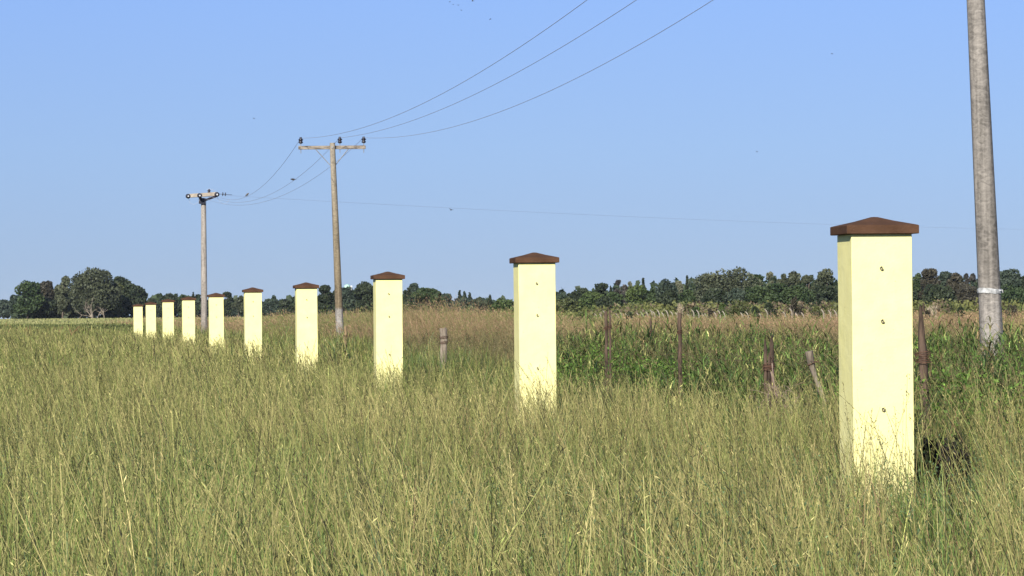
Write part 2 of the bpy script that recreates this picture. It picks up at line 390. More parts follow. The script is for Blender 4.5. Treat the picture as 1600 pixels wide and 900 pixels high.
def grass_layer(name, y0, y1, dens, hmul, wblade, seg, label, stalk_d, spk):
    parts = []
    x, y = wedge(y0, y1, dens)
    k = keep_main(x, y) | (y > 70) & (fence_off(x, y) < 2.0+1.5*vnoise(x, y, .2, 9)); x, y = x[k], y[k]
    # tussocks: pull points towards clump centres
    q = .38; gx, gy = np.floor(x/q), np.floor(y/q)
    hsh = np.sin(gx*127.1+gy*311.7)*43758.5453; hsh -= np.floor(hsh)
    hs2 = np.sin(gx*269.5+gy*183.3)*43758.5453; hs2 -= np.floor(hs2)
    pull = rng.uniform(0, .85, len(x))*(y < 70)
    x = x*(1-pull)+((gx+.2+.6*hsh)*q)*pull; y = y*(1-pull)+((gy+.2+.6*hs2)*q)*pull
    k = ~(near_pillar_gap(x, y) & (rng.random(len(x)) < .99)); x, y, hsh = x[k], y[k], hsh[k]
    n = len(x)
    pn = vnoise(x, y, .35, 1); pn2 = vnoise(x, y, .9, 2); ph = vnoise(x, y, .22, 5)
    rgt = ss(row_off(x, y)+(y-20)*.02, -6, -1)*ss(y, 60, 25)         # drier towards the right foreground
    nf_ = ss(fence_off(x, y), -2.2, -.3)*ss(y, 30, 45)*(.26+.3*ss(y, 50, 58))
    nf_ = nf_+.16*(np.abs(x/y-.103) < .022)*ss(y, 20, 22.5)*(y < 26.2)      # taller tuft before the nearest pillar
    nf_ = nf_+.16*(np.abs(x+1.3*y/69) < .8)*ss(y, 58, 63)*(y < 70)
    h = nf_*rng.uniform(.5, 1, n)+hmul*(.44+.09*ph+.06*pn2)*rng.uniform(.45, 1.3, n)*(.75+.5*hsh)
    w = wblade*rng.uniform(.45, 1.2, n)*np.where(rng.random(n) < .10, 1.7, 1)
    yaw = rng.uniform(0, math.pi, n)
    lp = vnoise(x, y, .8, 61); lx = rng.normal(-.04, .17, n)+.14*lp; lx = lx*np.where(rng.random(n) < .12, 2.5, 1); ly = rng.normal(0, .22, n)
    lx += .25*(hsh-.5)
    dr = rng.uniform(0, .35, n)*(rng.random(n) < .4)
    pl = vnoise(x*1.6, y*.55, .5, 71)
    dry = np.clip(.2+.3*pn+.2*pn2+.34*pl+.22*rgt+rng.normal(0, .24, n)+.22*rgt, 0, 1)
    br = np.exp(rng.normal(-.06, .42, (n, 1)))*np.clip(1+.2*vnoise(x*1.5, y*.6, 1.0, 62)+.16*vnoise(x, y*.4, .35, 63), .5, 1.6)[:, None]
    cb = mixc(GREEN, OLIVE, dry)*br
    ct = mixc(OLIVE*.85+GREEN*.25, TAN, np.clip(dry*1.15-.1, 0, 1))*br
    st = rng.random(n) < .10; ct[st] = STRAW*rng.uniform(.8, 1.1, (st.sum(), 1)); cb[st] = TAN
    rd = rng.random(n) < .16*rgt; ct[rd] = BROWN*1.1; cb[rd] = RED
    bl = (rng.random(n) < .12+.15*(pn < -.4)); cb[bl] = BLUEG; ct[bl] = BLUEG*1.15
    und = rng.random(n) < .36                                         # shorter leaves low in the sward, coloured dark green to give shaded gaps
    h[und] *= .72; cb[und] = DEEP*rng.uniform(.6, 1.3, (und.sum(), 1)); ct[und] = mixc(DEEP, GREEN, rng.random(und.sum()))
    old = rng.random(n) < .13; cb[old] = np.array([.022, .026, .01]); ct[old] = np.array([.035, .038, .014])  # near-black blades: the shade of gaps between blades put into their colour
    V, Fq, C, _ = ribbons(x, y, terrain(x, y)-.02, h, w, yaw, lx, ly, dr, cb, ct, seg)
    parts.append((V, Fq, C))
    # flowering stalks with loose seed heads
    x, y = wedge(y0, y1, stalk_d)
    k = keep_main(x, y) | (y > 70) & (fence_off(x, y) < 2.5); x, y = x[k], y[k]
    k = ~(near_pillar_gap(x, y) & (rng.random(len(x)) < .96))
    # fewer tall stalks right in front of the nearest pillar
    k &= ~((np.abs(x-.101*y) < .5) & (y < 26.2) & (y > 20) & (rng.random(len(x)) < .35))
    k &= ~((np.abs(x/y-.1195) < .014) & (y < 27) & (y > 15) & (rng.random(len(x)) < .85))
    x, y = x[k], y[k]; n = len(x)
    pn = vnoise(x, y, .35, 1); rgt = ss(row_off(x, y)+(y-20)*.02, -6, -1)*ss(y, 60, 25)
    h = hmul*(.66+.08*vnoise(x, y, .22, 5))*rng.uniform(.72, 1.32, n)
    w = wblade*.7*rng.uniform(.7, 1.3, n)
    lx = rng.normal(-.10, .2, n)+.1*vnoise(x, y, .8, 61); ly = rng.normal(0, .17, n)
    dry = np.clip(.45+.2*pn+.25*rgt+rng.normal(0, .25, n), 0, 1)
    cb = mixc(GREEN*1.3, TAN, dry)*np.exp(rng.normal(0, .3, (n, 1))); ct = mixc(OLIVE*1.1, STRAW, dry*.8)*np.exp(rng.normal(0, .3, (n, 1)))
    dk = rng.random(n) < .10; ct[dk] = np.array([.04, .038, .018]); cb[dk] = ct[dk]*1.2; h[dk] *= 1.12
    V, Fq, C, P = ribbons(x, y, terrain(x, y)-.02, h, w, rng.uniform(0, math.pi, n), lx, ly, rng.uniform(0, .1, n), cb, ct, 4, .6)
    parts.append((V, Fq, C))
    PX, PY, PZ = P
    if spk:
        j = np.repeat(np.arange(n), spk); u = rng.uniform(.62, 1.0, len(j)); f = u*4; i0 = np.minimum(f.astype(int), 3); fr = f-i0
        g = lambda A: A[j, i0]*(1-fr)+A[j, i0+1]*fr
        spread = (.02+.05*rng.random(n))[j]*h[j]*(1.05-u)*2.2+.004
        a = rng.uniform(0, 6.28, len(j)); rr = spread*rng.random(len(j))
        lean = np.stack([np.cos(a)*.5+lx[j]*1.5, np.sin(a)*.5+ly[j], np.full(len(j), .9)], -1)
        cc = ct[j]*rng.uniform(.75, 1.25, (len(j), 1))
        sz = wblade*rng.uniform(2.5, 6.5, len(j)); sx = wblade*rng.uniform(.35, .85, len(j))
        parts.append(quads(g(PX)+np.cos(a)*rr, g(PY)+np.sin(a)*rr, g(PZ), sx, sz, cc, lean=lean))
    V, Fq, C = merge(parts)
    return np_mesh(name, V, Fq, C, M['grass'], kind='stuff', label=label, cat='grass')

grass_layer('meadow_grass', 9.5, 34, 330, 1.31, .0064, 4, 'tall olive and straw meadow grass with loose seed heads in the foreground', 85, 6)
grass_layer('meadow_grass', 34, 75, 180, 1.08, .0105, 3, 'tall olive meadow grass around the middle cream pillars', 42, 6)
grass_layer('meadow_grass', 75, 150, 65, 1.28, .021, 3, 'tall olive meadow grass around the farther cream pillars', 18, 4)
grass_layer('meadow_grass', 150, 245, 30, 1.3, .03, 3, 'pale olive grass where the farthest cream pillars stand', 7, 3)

def herbs():
    x, y = wedge(10, 34, 520, 1.5)
    k = (vnoise(x, y, 1.1, 51) > .2) & (rng.random(len(x)) < .8) & keep_main(x, y) & ~near_pillar_gap(x, y); x, y = x[k], y[k]; n = len(x)
    z = (.62+.12*vnoise(x, y, 1.1, 52))*rng.random(n)**.5
    c = mixc(np.array([.045, .085, .035]), np.array([.12, .17, .08]), rng.random(n))
    V, Fq, C = quads(x, y, z, rng.uniform(.007, .014, n), rng.uniform(.014, .032, n), c*np.exp(rng.normal(0, .35, (n, 1))), .8)
    x, y = wedge(10, 27, 130, 1.5); k = vnoise(x, y, .9, 53)+.9*ss(y, 20, 14)*(rng.random(len(x))) > .25; x, y = x[k], y[k]; n = len(x)      # broad green blades low down
    c = mixc(GREEN, np.array([.27, .33, .10]), rng.random(n)); b = ribbons(x, y, np.zeros(n), rng.uniform(.4, .85, n), rng.uniform(.006, .011, n), rng.uniform(0, 3.1, n), rng.normal(0, .16, n), rng.normal(0, .25, n), rng.uniform(0, .35, n), c, c*1.1, 5, .8)[:3]
    V, Fq, C = merge([(V, Fq, C), b])
    np_mesh('low_weeds', V, Fq, C, M['grass'], kind='stuff', label='small-leaved blue-green weeds and broad blades low in the foreground grass', cat='weeds')
herbs()

# lush weeds along and behind the old posts
def lush():
    parts = []
    x, y = wedge(29, 92, 30)
    o = fence_off(x, y); nz = vnoise(x, y, .45, 21)
    dens = ss(o, -.5, .6+.3*nz)*(1-ss(o, 8, 13))*(1-ss(y, 72, 92))*ss(y, 29, 33)*np.where(x/y < .012, 0, 1)
    k = (rng.random(len(x)) < dens) & ~near_pillar_gap(x, y)
    x, y = x[k], y[k]; n = len(x)
    q = .9; gx, gy = np.floor(x/q), np.floor(y/q); hc = np.sin(gx*127.1+gy*311.7)*43758.5453; hc -= np.floor(hc)
    hc2 = np.sin(gx*71.3+gy*93.7)*24634.6345; hc2 -= np.floor(hc2)
    nz = vnoise(x, y, .45, 21)
    mnd = vnoise(x, y*.55, .75, 81)
    H = (.90+.12*nz+.33*mnd+.25*(hc-.4)+.16*ss(y, 38, 46)*(1-ss(y, 62, 78)))*rng.uniform(.72, 1.12, n)
    g1 = np.array([.125, .185, .042]); g2 = np.array([.038, .068, .022]); g3 = np.array([.24, .235, .08])
    t = np.clip(.45+.28*nz+.7*(hc2-.5)+rng.normal(0, .15, n), 0, 1)
    cp = mixc(g2, g1, t); gap = (vnoise(x, y*.6, 1.7, 83) < -.75) & (rng.random(n) < .9); H[gap] *= .45
    yl = rng.random(n) < .15+.4*ss(y, 46, 72)+.2*(hc2 > .7)
    cp[yl] = g3*rng.uniform(.7, 1.15, (yl.sum(), 1)); rb = rng.random(n) < .05; cp[rb] = np.array([.2, .14, .07])
    slx = rng.normal(-.06, .16, n); sly = rng.normal(0, .16, n)
    V, Fq, C, _ = ribbons(x, y, np.zeros(n)-.02, H, np.full(n, .009), rng.uniform(0, 3.1, n), slx, sly, np.full(n, .03), cp*.9, cp, 3, .5)
    parts.append((V, Fq, C))
    nl = 16; j = np.repeat(np.arange(n), nl); m = len(j); u = rng.uniform(.22, 1.0, m)
    L = rng.uniform(.12, .36, m); a = rng.uniform(0, 6.28, m); out = rng.uniform(.5, 1.25, m)
    bx = x[j]+slx[j]*H[j]*(.35*u+.65*u**2); by = y[j]+sly[j]*H[j]*(.35*u+.65*u**2)
    c = cp[j]*np.exp(rng.normal(-.03, .5, (m, 1))); dk = rng.random(m) < .17; c[dk] = np.array([.016, .028, .01])  # a share of leaves near-black, self-shadow put into their colour
    V, Fq, C, _ = ribbons(bx, by, H[j]*u*.97-.04, L*.8, rng.uniform(.008, .022, m), a+1.57+rng.normal(0, .5, m), np.cos(a)*out-.1, np.sin(a)*out, rng.uniform(.2, 1.25, m), c*.95, c*1.08, 4, .92)
    parts.append((V, Fq, C))
    # low leafy weeds
    x, y = wedge(29, 72, 620)
    o = fence_off(x, y); nz = vnoise(x, y, .55, 23)
    k = (rng.random(len(x)) < ss(o, -.9, .2)*(1-ss(o, 6, 9))*ss(nz, -.1, .5)) & (x/y > .012) & ~near_pillar_gap(x, y)
    x, y, nz = x[k], y[k], nz[k]; n = len(x)
    top = .84+.3*vnoise(x, y*.7, 1.1, 25)
    z = top*(1-rng.random(n)**2*.9)
    c = mixc(np.array([.05, .095, .02]), np.array([.12, .20, .035]), rng.random(n))*np.exp(rng.normal(0, .3, (n, 1)))
    parts.append(quads(x, y, z, rng.uniform(.012, .035, n), rng.uniform(.025, .07, n), c, .7))
    # dark seed heads on tall stems
    x, y = wedge(30, 88, 12)
    o = fence_off(x, y); k = (o > .2) & (o < 10); x, y = x[k], y[k]; n = len(x)
    h = rng.uniform(1.05, 1.45, n); lx = rng.normal(-.2, .2, n); ly = rng.normal(0, .2, n)
    c = np.tile(np.array([[.15, .13, .06]]), (n, 1))*rng.uniform(.5, 1.5, (n, 1))
    V, Fq, C, P = ribbons(x, y, np.zeros(n), h, np.full(n, .006), rng.uniform(0, 3.1, n), lx, ly, rng.uniform(0, .2, n), c, c, 4, .5)
    parts.append((V, Fq, C)); PX, PY, PZ = P
    j = np.repeat(np.arange(n), 14); u = rng.uniform(.8, 1, len(j)); f = u*4; i0 = np.minimum(f.astype(int), 3); fr = f-i0
    g = lambda A: A[j, i0]*(1-fr)+A[j, i0+1]*fr
    parts.append(quads(g(PX)+rng.normal(0, .012, len(j)), g(PY)+rng.normal(0, .012, len(j)), g(PZ), np.full(len(j), .008), rng.uniform(.02, .05, len(j)),
                       c[j]*rng.uniform(.4, 1.1, (len(j), 1)), lean=np.stack([lx[j]*2, ly[j], np.full(len(j), .8)], -1)))
    V, Fq, C = merge(parts)
    np_mesh('weed_patch', V, Fq, C, M['grass'], kind='stuff', label='lush bright green weeds growing thickly around the old wooden posts', cat='weeds')
lush()

# dry red-brown grass beyond the posts
def dry(name, y0, y1, dens, w0, label, o0=1.5, hscale=1.0):
    x, y = wedge(y0, y1, dens, 4)
    o = fence_off(x, y); edge = o0+vnoise(x, y, .15, 31)*1.2
    a = ss(o, edge, edge+2)*np.where(y < 85, ss(o, 5, 9), 1)
    k = rng.random(len(x)) < a; x, y = x[k], y[k]; n = len(x)
    nz = vnoise(x, y, .12, 32); nf = vnoise(x, y, .6, 33); ng = vnoise(x, y, .07, 34)
    mound = np.exp(-(((x+2.0)/1.5)**2+((y-118)/7)**2))+.8*np.exp(-(((x+4.8)/1.5)**2+((y-150)/8)**2))+.35*np.exp(-(((x-.6)/1.6)**2+((y-140)/9)**2))
    band = np.clip(ss(x/y, -.075, -.06)*(1-ss(x/y, .004, .02)), 0, 1)*ss(y, 95, 115)
    rough = vnoise(x*1.2, y*.25, .9, 91)
    h = hscale*((1.05+.12*nz+.12*nf+.26*rough*ss(y, 90, 200))*rng.uniform(.5, 1.22, n)+(1.05*mound+.42*band*(1+.5*nz))*rng.uniform(.5, 1, n))
    green = ss(ng+.2*nf+rng.normal(0, .2, n), .35, .75)*ss(y, 110, 170)*.8+(rng.random(n) < .12)
    green = np.clip(green+.35*(y < 110)*(rng.random(n) < .45), 0, 1)
    t = rng.random(n)
    cb = mixc(RED*.9, BROWN, t)*rng.uniform(.7, 1.1, (n, 1)); ct = mixc(BROWN*.9, np.array([.33, .235, .13]), np.clip(rng.random(n)*.75+.3*mound, 0, 1))*rng.uniform(.65, 1.25, (n, 1))*np.clip(1+.42*rough, .4, 1.7)[:, None]
    yel = ((x-.125*y) > -.5) & (rng.random(n) < .6) & (y < 150) & (x-.125*y > 1.0+0*y)
    ct[yel] = mixc(TAN, STRAW, rng.random(yel.sum())); cb[yel] = OLIVE
    gc = mixc(GREEN, OLIVE, rng.random(n))
    cb = cb*(1-green[:, None])+gc*green[:, None]; ct = ct*(1-green[:, None])+gc*1.2*green[:, None]
    p1 = ribbons(x, y, terrain(x, y), h, w0*rng.uniform(.5, 1.4, n), rng.uniform(0, math.pi, n), rng.normal(-.2, .35, n), rng.normal(0, .3, n), rng.uniform(0, .3, n), cb, ct, 3, .7)[:3]
    sel = rng.random(n) < .6; m = int(sel.sum())
    j = np.repeat(np.where(sel)[0], 3); k3 = len(j)
    p2 = quads(x[j]-.2*h[j]*.8+rng.normal(0, w0*4, k3), y[j]+rng.normal(0, w0*5, k3), terrain(x[j], y[j])+h[j]*rng.uniform(.8, 1.05, k3),
               w0*rng.uniform(.5, 1.1, k3), w0*rng.uniform(3, 7, k3), ct[j]*rng.uniform(.8, 1.2, (k3, 1)), lean=np.tile([[-.5, 0, .9]], (k3, 1)))
    V, Fq, C = merge([p1, p2])
    np_mesh(name, V, Fq, C, M['grass'], kind='stuff', label=label, cat='grass')
dry('dry_grass', 48, 120, 90, .011, 'red-brown dry grass just beyond the green weeds')
dry('dry_grass', 120, 230, 30, .024, 'red-brown dry grass in low mounds before the far scrub', 1.5)
dry('dry_grass', 230, 380, 9, .05, 'dull brown grass in front of the pale concrete fence posts', 1.5, .95)

# far left weeds and meadow
def far_weeds():
    x, y = wedge(190, 330, 15, 6)
    k = fence_off(x, y) < 3+vnoise(x, y, .1, 41)*4; x, y = x[k], y[k]; n = len(x)
    nz = vnoise(x, y, .16, 42); nb = vnoise(x, y, .35, 43)
    h = (.84+.34*nz+.3*np.maximum(nb, 0))*rng.uniform(.5, 1.2, n)
    t = np.clip(.45+.4*nz+rng.normal(0, .2, n), 0, 1)
    c = mixc(np.array([.09, .115, .035]), np.array([.21, .21, .07]), t)*rng.uniform(.6, 1.4, (n, 1)); r = rng.random(n) < .1; c[r] = RED
    V, Fq, C, _ = ribbons(x, y, terrain(x, y), h, rng.uniform(.03, .09, n), rng.uniform(0, math.pi, n), rng.normal(-.1, .3, n), rng.normal(0, .3, n), rng.uniform(0, .3, n), c, c*1.2, 3, .6)
    x, y = wedge(230, 300, 5, 6); k = (fence_off(x, y) < 0) & (vnoise(x, y, .35, 43) > .2); x, y = x[k], y[k]
    j = np.repeat(np.arange(len(x)), 10); m = len(j)
    q = quads(x[j]+rng.normal(0, .3, m), y[j]+rng.normal(0, .3, m), terrain(x[j], y[j])+rng.uniform(.2, 1.15, m), rng.uniform(.06, .14, m), rng.uniform(.1, .22, m),
              mixc(np.array([.06, .08, .028]), np.array([.14, .155, .05]), rng.random(m)))
    V, Fq, C = merge([(V, Fq, C), q])
    np_mesh('weed_band', V, Fq, C, M['grass'], kind='stuff', label='band of dark green weeds across the field before the left grove', cat='weeds')
    x, y = wedge(320, 780, .8, 8); k = x < .02*y+5; x, y = x[k], y[k]; n = len(x)
    c = mixc(np.array([.15, .17, .06]), np.array([.3, .28, .12]), rng.random(n))
    V, Fq, C, _ = ribbons(x, y, terrain(x, y), rng.uniform(.25, .55, n), rng.uniform(.1, .35, n), rng.uniform(0, math.pi, n), rng.normal(0, .3, n), rng.normal(0, .3, n), np.zeros(n), c, c*1.2, 2, .6)
    np_mesh('pasture_grass', V, Fq, C, M['grass'], kind='stuff', label='pale yellow-green pasture in front of the left grove', cat='grass')
far_weeds()

# ---------------------------------------------------------------- gate pillars in a row
FX = [1379.5, 840, 608, 480, 396, 338.5, 295, 263, 236, 216]
APEX = [2.34, 2.40, 2.395, 2.387, 2.43, 2.41, 2.40, 2.41, 2.37, 2.35]
RZ = math.atan(.1384)
def make_pillar():
    root = empty('pillar', (0, 0, 0), 0)
    b = MB(); n = 14; hw = .225; z0, z1 = -.35, 2.21
    rings = [z0+(z1-z0)*i/n for i in range(n+1)]; vs = []
    for z in rings:
        for sx, sy in ((-1, -1), (1, -1), (1, 1), (-1, 1)):
            j = random.uniform(-.0012, .0012)
            vs.append((sx*(hw+j), sy*(hw+random.uniform(-.0012, .0012)), z))
    fs = [(i*4+k, i*4+(k+1) % 4, (i+1)*4+(k+1) % 4, (i+1)*4+k) for i in range(n) for k in range(4)]
    b.add(vs, fs); b.add(vs[:4], [(3, 2, 1, 0)]); b.add(vs[-4:], [(0, 1, 2, 3)])
    b.build('shaft', M['stucco'], root, bevel=.006)
    c = MB(); e = .268
    prof = [(e-.004, 2.212), (e, 2.216), (e, 2.272), (e-.006, 2.276), (e*.75, 2.291), (e*.45, 2.310), (.022, 2.3395), (.0, 2.341)]
    vs = []
    for r, z in prof:
        for sx, sy in ((-1, -1), (1, -1), (1, 1), (-1, 1)): vs.append((sx*max(r, .0005), sy*max(r, .0005), z))
    m = len(prof)
    fs = [(i*4+k, i*4+(k+1) % 4, (i+1)*4+(k+1) % 4, (i+1)*4+k) for i in range(m-1) for k in range(4)]+[(3, 2, 1, 0)]
    c.add(vs, fs)
    c.build('cap', M['brown_cap'], root)
    for dz in (.246, .63, 1.27):
        h = MB(); zz = 0; y0 = 0
        h.tube([(0, y0+.01, zz+.012), (-.002, y0-.02, zz+.013)], .0055, 6)
        ring = [(-.004+.013*math.cos(a), y0-.024-.008*math.cos(a), zz-.002+.016*math.sin(a)) for a in np.linspace(.9, 6.6, 12)]
        h.tube(ring, .0052, 6)
        h.tube([(.008, y0-.004, zz-.012), (.012, y0-.012, zz-.024)], .007, 6)
        ho = h.build('hook', M['hook'], root, loc=(random.uniform(-.006, .006), -.2255, 2.21-dz)); ho.scale = (.68, .68, .68)
    return root
ordinal = ['nearest and largest cream pillar, at the right beside the grey concrete pole',
           'second nearest cream pillar with brown cap, standing alone near the middle of the field',
           'third nearest cream pillar, just right of the pole with a crossarm',
           'fourth nearest cream pillar, just left of the pole with a crossarm',
           'fifth nearest cream pillar, left of the crossarm pole and before the dark low trees',
           'cream pillar touching the right side of the far pole with strain insulators',
           'cream pillar just left of the far pole with strain insulators',
           'cream pillar second to the left of the far strain-insulator pole',
           'next to last small cream pillar at the far left end of the row',
           'last and smallest cream pillar at the far left end of the row']
P0 = make_pillar()
for i in range(10):
    o = P0 if i == 0 else copy_tree(P0)
    p = at(FX[i], 500, PILLAR_Y[i])
    r = Vector((-math.sin(RZ), math.cos(RZ), 0))
    o.location = Vector((p.x, p.y, APEX[i]-2.341))+r*.225
    o.rotation_euler = (random.uniform(-.002, .002), random.uniform(-.002, .002), RZ)
    tag(o, ordinal[i], 'pillar', 'cream gate pillars with brown caps in a row across the field')

# ---------------------------------------------------------------- poles
def insulator_pin(root, x, y, z, name='insulator'):
    m = MB(); m.tube([(x, y, z-.30), (x, y, z+.06)], .014, 6)
    pin = m.build('insulator_pin', M['steel'], root)
    m = MB(); prof = [(.0, .30), (.035, .30), (.05, .27), (.05, .235), (.085, .22), (.09, .19), (.055, .165), (.058, .14), (.082, .12), (.08, .09), (.04, .06), (.0, .06)]
    m.lathe([(r, zz+z) for r, zz in prof[::-1]], Matrix.Translation((x, y, 0)))
    m.build(name, M['insul'], root)

def make_tpole(name, base, top, rb, rt, mat, arm_half, arm_off, ins, armz, label, group, sides=16, arm_y=.14, yaw=0):
    base = Vector(base); top = Vector(top)
    root = empty(name, (base.x, base.y, 0), 0, label=label, cat='utility pole', group=group)
    m = MB(); n = 24; d = top-base
    pts = [Vector((0, 0, 0))+d*(i/n) for i in range(n+1)]
    m.tube(pts, [rb+(rt-rb)*i/n for i in range(n+1)], sides, phase=.2)
    m.build('shaft', mat, root)
    tx = d.x
    a = MB(); a.box((tx+arm_off, d.y+arm_y, armz), (arm_half*2, .10, .13))
    arm = a.build('crossarm', M['armwood'], root, bevel=.01)
    bo = MB(); bo.tube([(tx, d.y-rt-.03, armz), (tx, d.y+arm_y+.1, armz)], .022, 6); bo.tube([(tx, d.y-rt-.035, armz), (tx, d.y-rt-.01, armz)], .045, 6)
    bo.build('bolt', M['steel'], root)
    for s, xo in ((-1, -.62), (1, .58)):
        b = MB(); b.tube([(tx+xo, d.y+arm_y-.07, armz-.07), (tx+s*.11, d.y+arm_y-.04, armz-.64), (tx+s*.02, d.y+arm_y-.06, armz-.68)], .017, 5)
        b.build('brace', M['steel'], root)
    for x in ins: insulator_pin(root, tx+x, d.y+arm_y, armz+.09)
    return root, [Vector((base.x+tx+x, base.y+d.y+arm_y, armz+.35)) for x in ins]

gP = 'utility poles carrying the overhead line'
bA = at(1551.5, 560, 48); bA.z = 0; bA.x = at(1552, 600, 48).x
tA = at(1524.5, 0, 48); slope = (tA.x-at(1550, 540, 48).x)/(tA.z-at(1550, 540, 48).z); zA = 8.85
tA = Vector((at(1550, 540, 48).x+slope*(zA-at(1550, 540, 48).z), 48, zA)); bA.x = at(1550, 540, 48).x-slope*at(1550, 540, 48).z
poleA, insA = make_tpole('utility_pole', bA, tA, .168, .098, M['poleA'], 1.3, 0, (-1.2, -.05, 1.14), 8.7,
                         'large grey concrete pole at the right with white tape round it', gP, sides=10)
# white tape
tz = at(1545, 454.5, 48).z; tx = slope*tz
m = MB()
NT = 28; ring_ = []
for zz_, rr_ in ((-.034, .158), (-.02, .1615), (.0, .160), (.018, .162), (.032, .158)):
    ring_ += [(tx+math.cos(2*math.pi*k/NT)*(rr_+random.uniform(-.002, .003)), math.sin(2*math.pi*k/NT)*(rr_+random.uniform(-.002, .003)), tz+zz_+.008*math.sin(4*math.pi*k/NT)+random.uniform(-.004, .004)) for k in range(NT)]
m.add(ring_, [(i*NT+k, i*NT+(k+1) % NT, (i+1)*NT+(k+1) % NT, (i+1)*NT+k) for i in range(4) for k in range(NT)], True)
m.tube([(tx+.12, -.1, tz), (tx+.16, -.12, tz+.01), (tx+.165, -.11, tz-.03)], .006, 5)
m.build('tape', M['tape'], poleA)

zB = 7.98; bB = at(531, 515, 132); tB = at(519.3, 225, 132); sl = (tB.x-bB.x)/(tB.z-bB.z)
poleB, insB = make_tpole('utility_pole', (bB.x-sl*bB.z, 132, 0), (tB.x, 132, tB.z+.04), .155, .098, M['poleB'], 1.24, -.02, (-1.17, .27, 1.15), tB.z-.12,
                         'tall slim tan pole with a level crossarm and three dark insulators', gP)

# far strain pole
cC = at(318, 309, 190)
rootC = empty('utility_pole', (cC.x-.02, 190, 0), 0, label='far pole with tilted crossarm and round strain insulators, between two small pillars', cat='utility pole', group=gP)
m = MB(); n = 20; m.tube([(.02*i/n, 0, 7.78*i/n) for i in range(n+1)], [.185-.05*i/n for i in range(n+1)], 14); m.build('shaft', M['poleC'], rootC)
def Cl(px, py, dy=0):
    p = at(px, py, 190+dy); return (p.x-rootC.location.x, p.y-190, p.z)
m = MB()
A0, A1, A2 = Vector(Cl(296, 306, .25)), Vector(Cl(340, 303, -.35)), Vector(Cl(318, 305.5, -.1))
for p, q in ((A0, A1),):
    d = q-p; rot = d.to_track_quat('X', 'Z').to_matrix(); m.box((p+q)/2, (d.length, .16, .2), rot)
m.build('crossarm', M['concfence'], rootC, bevel=.02)
m = MB(); v0 = Vector(Cl(317, 314, -.22))
m.tube([Vector(Cl(311, 306, -.3)), v0], .07, 6); m.tube([v0, Vector(Cl(338, 306.5, -.45))], .06, 6); m.box(Cl(316.5, 314, -.05), (.36, .42, .3))
m.build('bracket', M['insul'], rootC)
for px, py in ((293.5, 306.5), (311.5, 305.5), (338.5, 303.8)):
    m = MB(); p = Vector(Cl(px, py, -.45)); d = Vector((.18, -1, -.06)).normalized(); Mx = Matrix.Translation(p) @ d.to_track_quat('Z', 'Y').to_matrix().to_4x4()
    for k in range(3):
        z = .12*k; m.lathe([(.02, z), (.115, z+.01), (.125, z+.03), (.05, z+.06), (.02, z+.1)], Mx, 14)
    so = m.build('strain_insulator', M['disc'], rootC)
    m = MB(); m.lathe([(.0, .42), (.04, .41), (.045, .34), (.02, .30)], Mx, 10); m.build('end_fitting', M['pale'], so)
m = MB()
dx = Vector((1, .25, -.08)).normalized(); p = Vector(Cl(345, 303, -.3)); Mx = Matrix.Translation(p) @ dx.to_track_quat('Z', 'Y').to_matrix().to_4x4()
m.tube([Vector(Cl(341, 303, -.35)), p+dx*.6], .012, 5)
for z in (.08, .22): m.lathe([(.02, z), (.1, z+.01), (.105, z+.03), (.03, z+.06)], Mx, 12)
m.build('strain_insulator', M['disc'], rootC)
insulator_pin(rootC, Cl(327, 300)[0], -.15, Cl(327, 300)[2]-.14)
for pts in (((294, 308), (297, 317), (303, 320), (310, 316), (313, 308)), ((338, 306), (343, 314), (349, 319), (355, 317), (358, 311)), ((322, 297), (327, 295), (333, 296.5), (338, 300))):
    m = MB(); m.tube([Cl(a, b, -.5) for a, b in pts], .009, 5); m.build('jumper_cable', M['wire'], rootC)

# overhead wires
def wire(name, p, q, sag, r, label, group):
    m = MB(); n = 40; p = Vector(p); q = Vector(q)
    pts = [p+(q-p)*t-Vector((0, 0, sag*4*t*(1-t))) for t in [i/n for i in range(n+1)]]
    pts = [P-p for P in pts]
    o = m; o.tube(pts, r, 5); w = m.build(name, M['wire'], None, loc=p, label=label, cat='power line', group=group)
    return lambda t: p+(q-p)*t-Vector((0, 0, sag*4*t*(1-t)))
gW = 'overhead wires of the power line'
for i, (s, nm) in enumerate(((1.25, 'left'), (1.05, 'middle'), (1.4, 'right'))):
    wire('power_wire', insB[i], insA[i], s, .007, 'overhead wire rising to the upper right from the %s insulator of the tan crossarm pole' % nm, gW)
wf = []
ends = [at(338.5, 304.5, 189.4), at(311.5, 306, 189.4), at(293.5, 307, 189.4)]
ends = [at(338.5, 305, 189.4), at(330, 307, 189.2), at(312, 306, 189.4)]
for i, (s, nm) in enumerate(((1.0, 'left'), (1.1, 'middle'), (1.3, 'right'))):
    wf.append(wire('power_wire', insB[i], ends[i], s, .007, 'overhead wire sagging to the far pole from the %s insulator of the tan crossarm pole' % nm, gW))
wire('power_wire', at(349, 305, 190.2), at(1720, 360, 290), .35, .005, 'faint single wire crossing the whole sky from the far pole towards the right', gW)

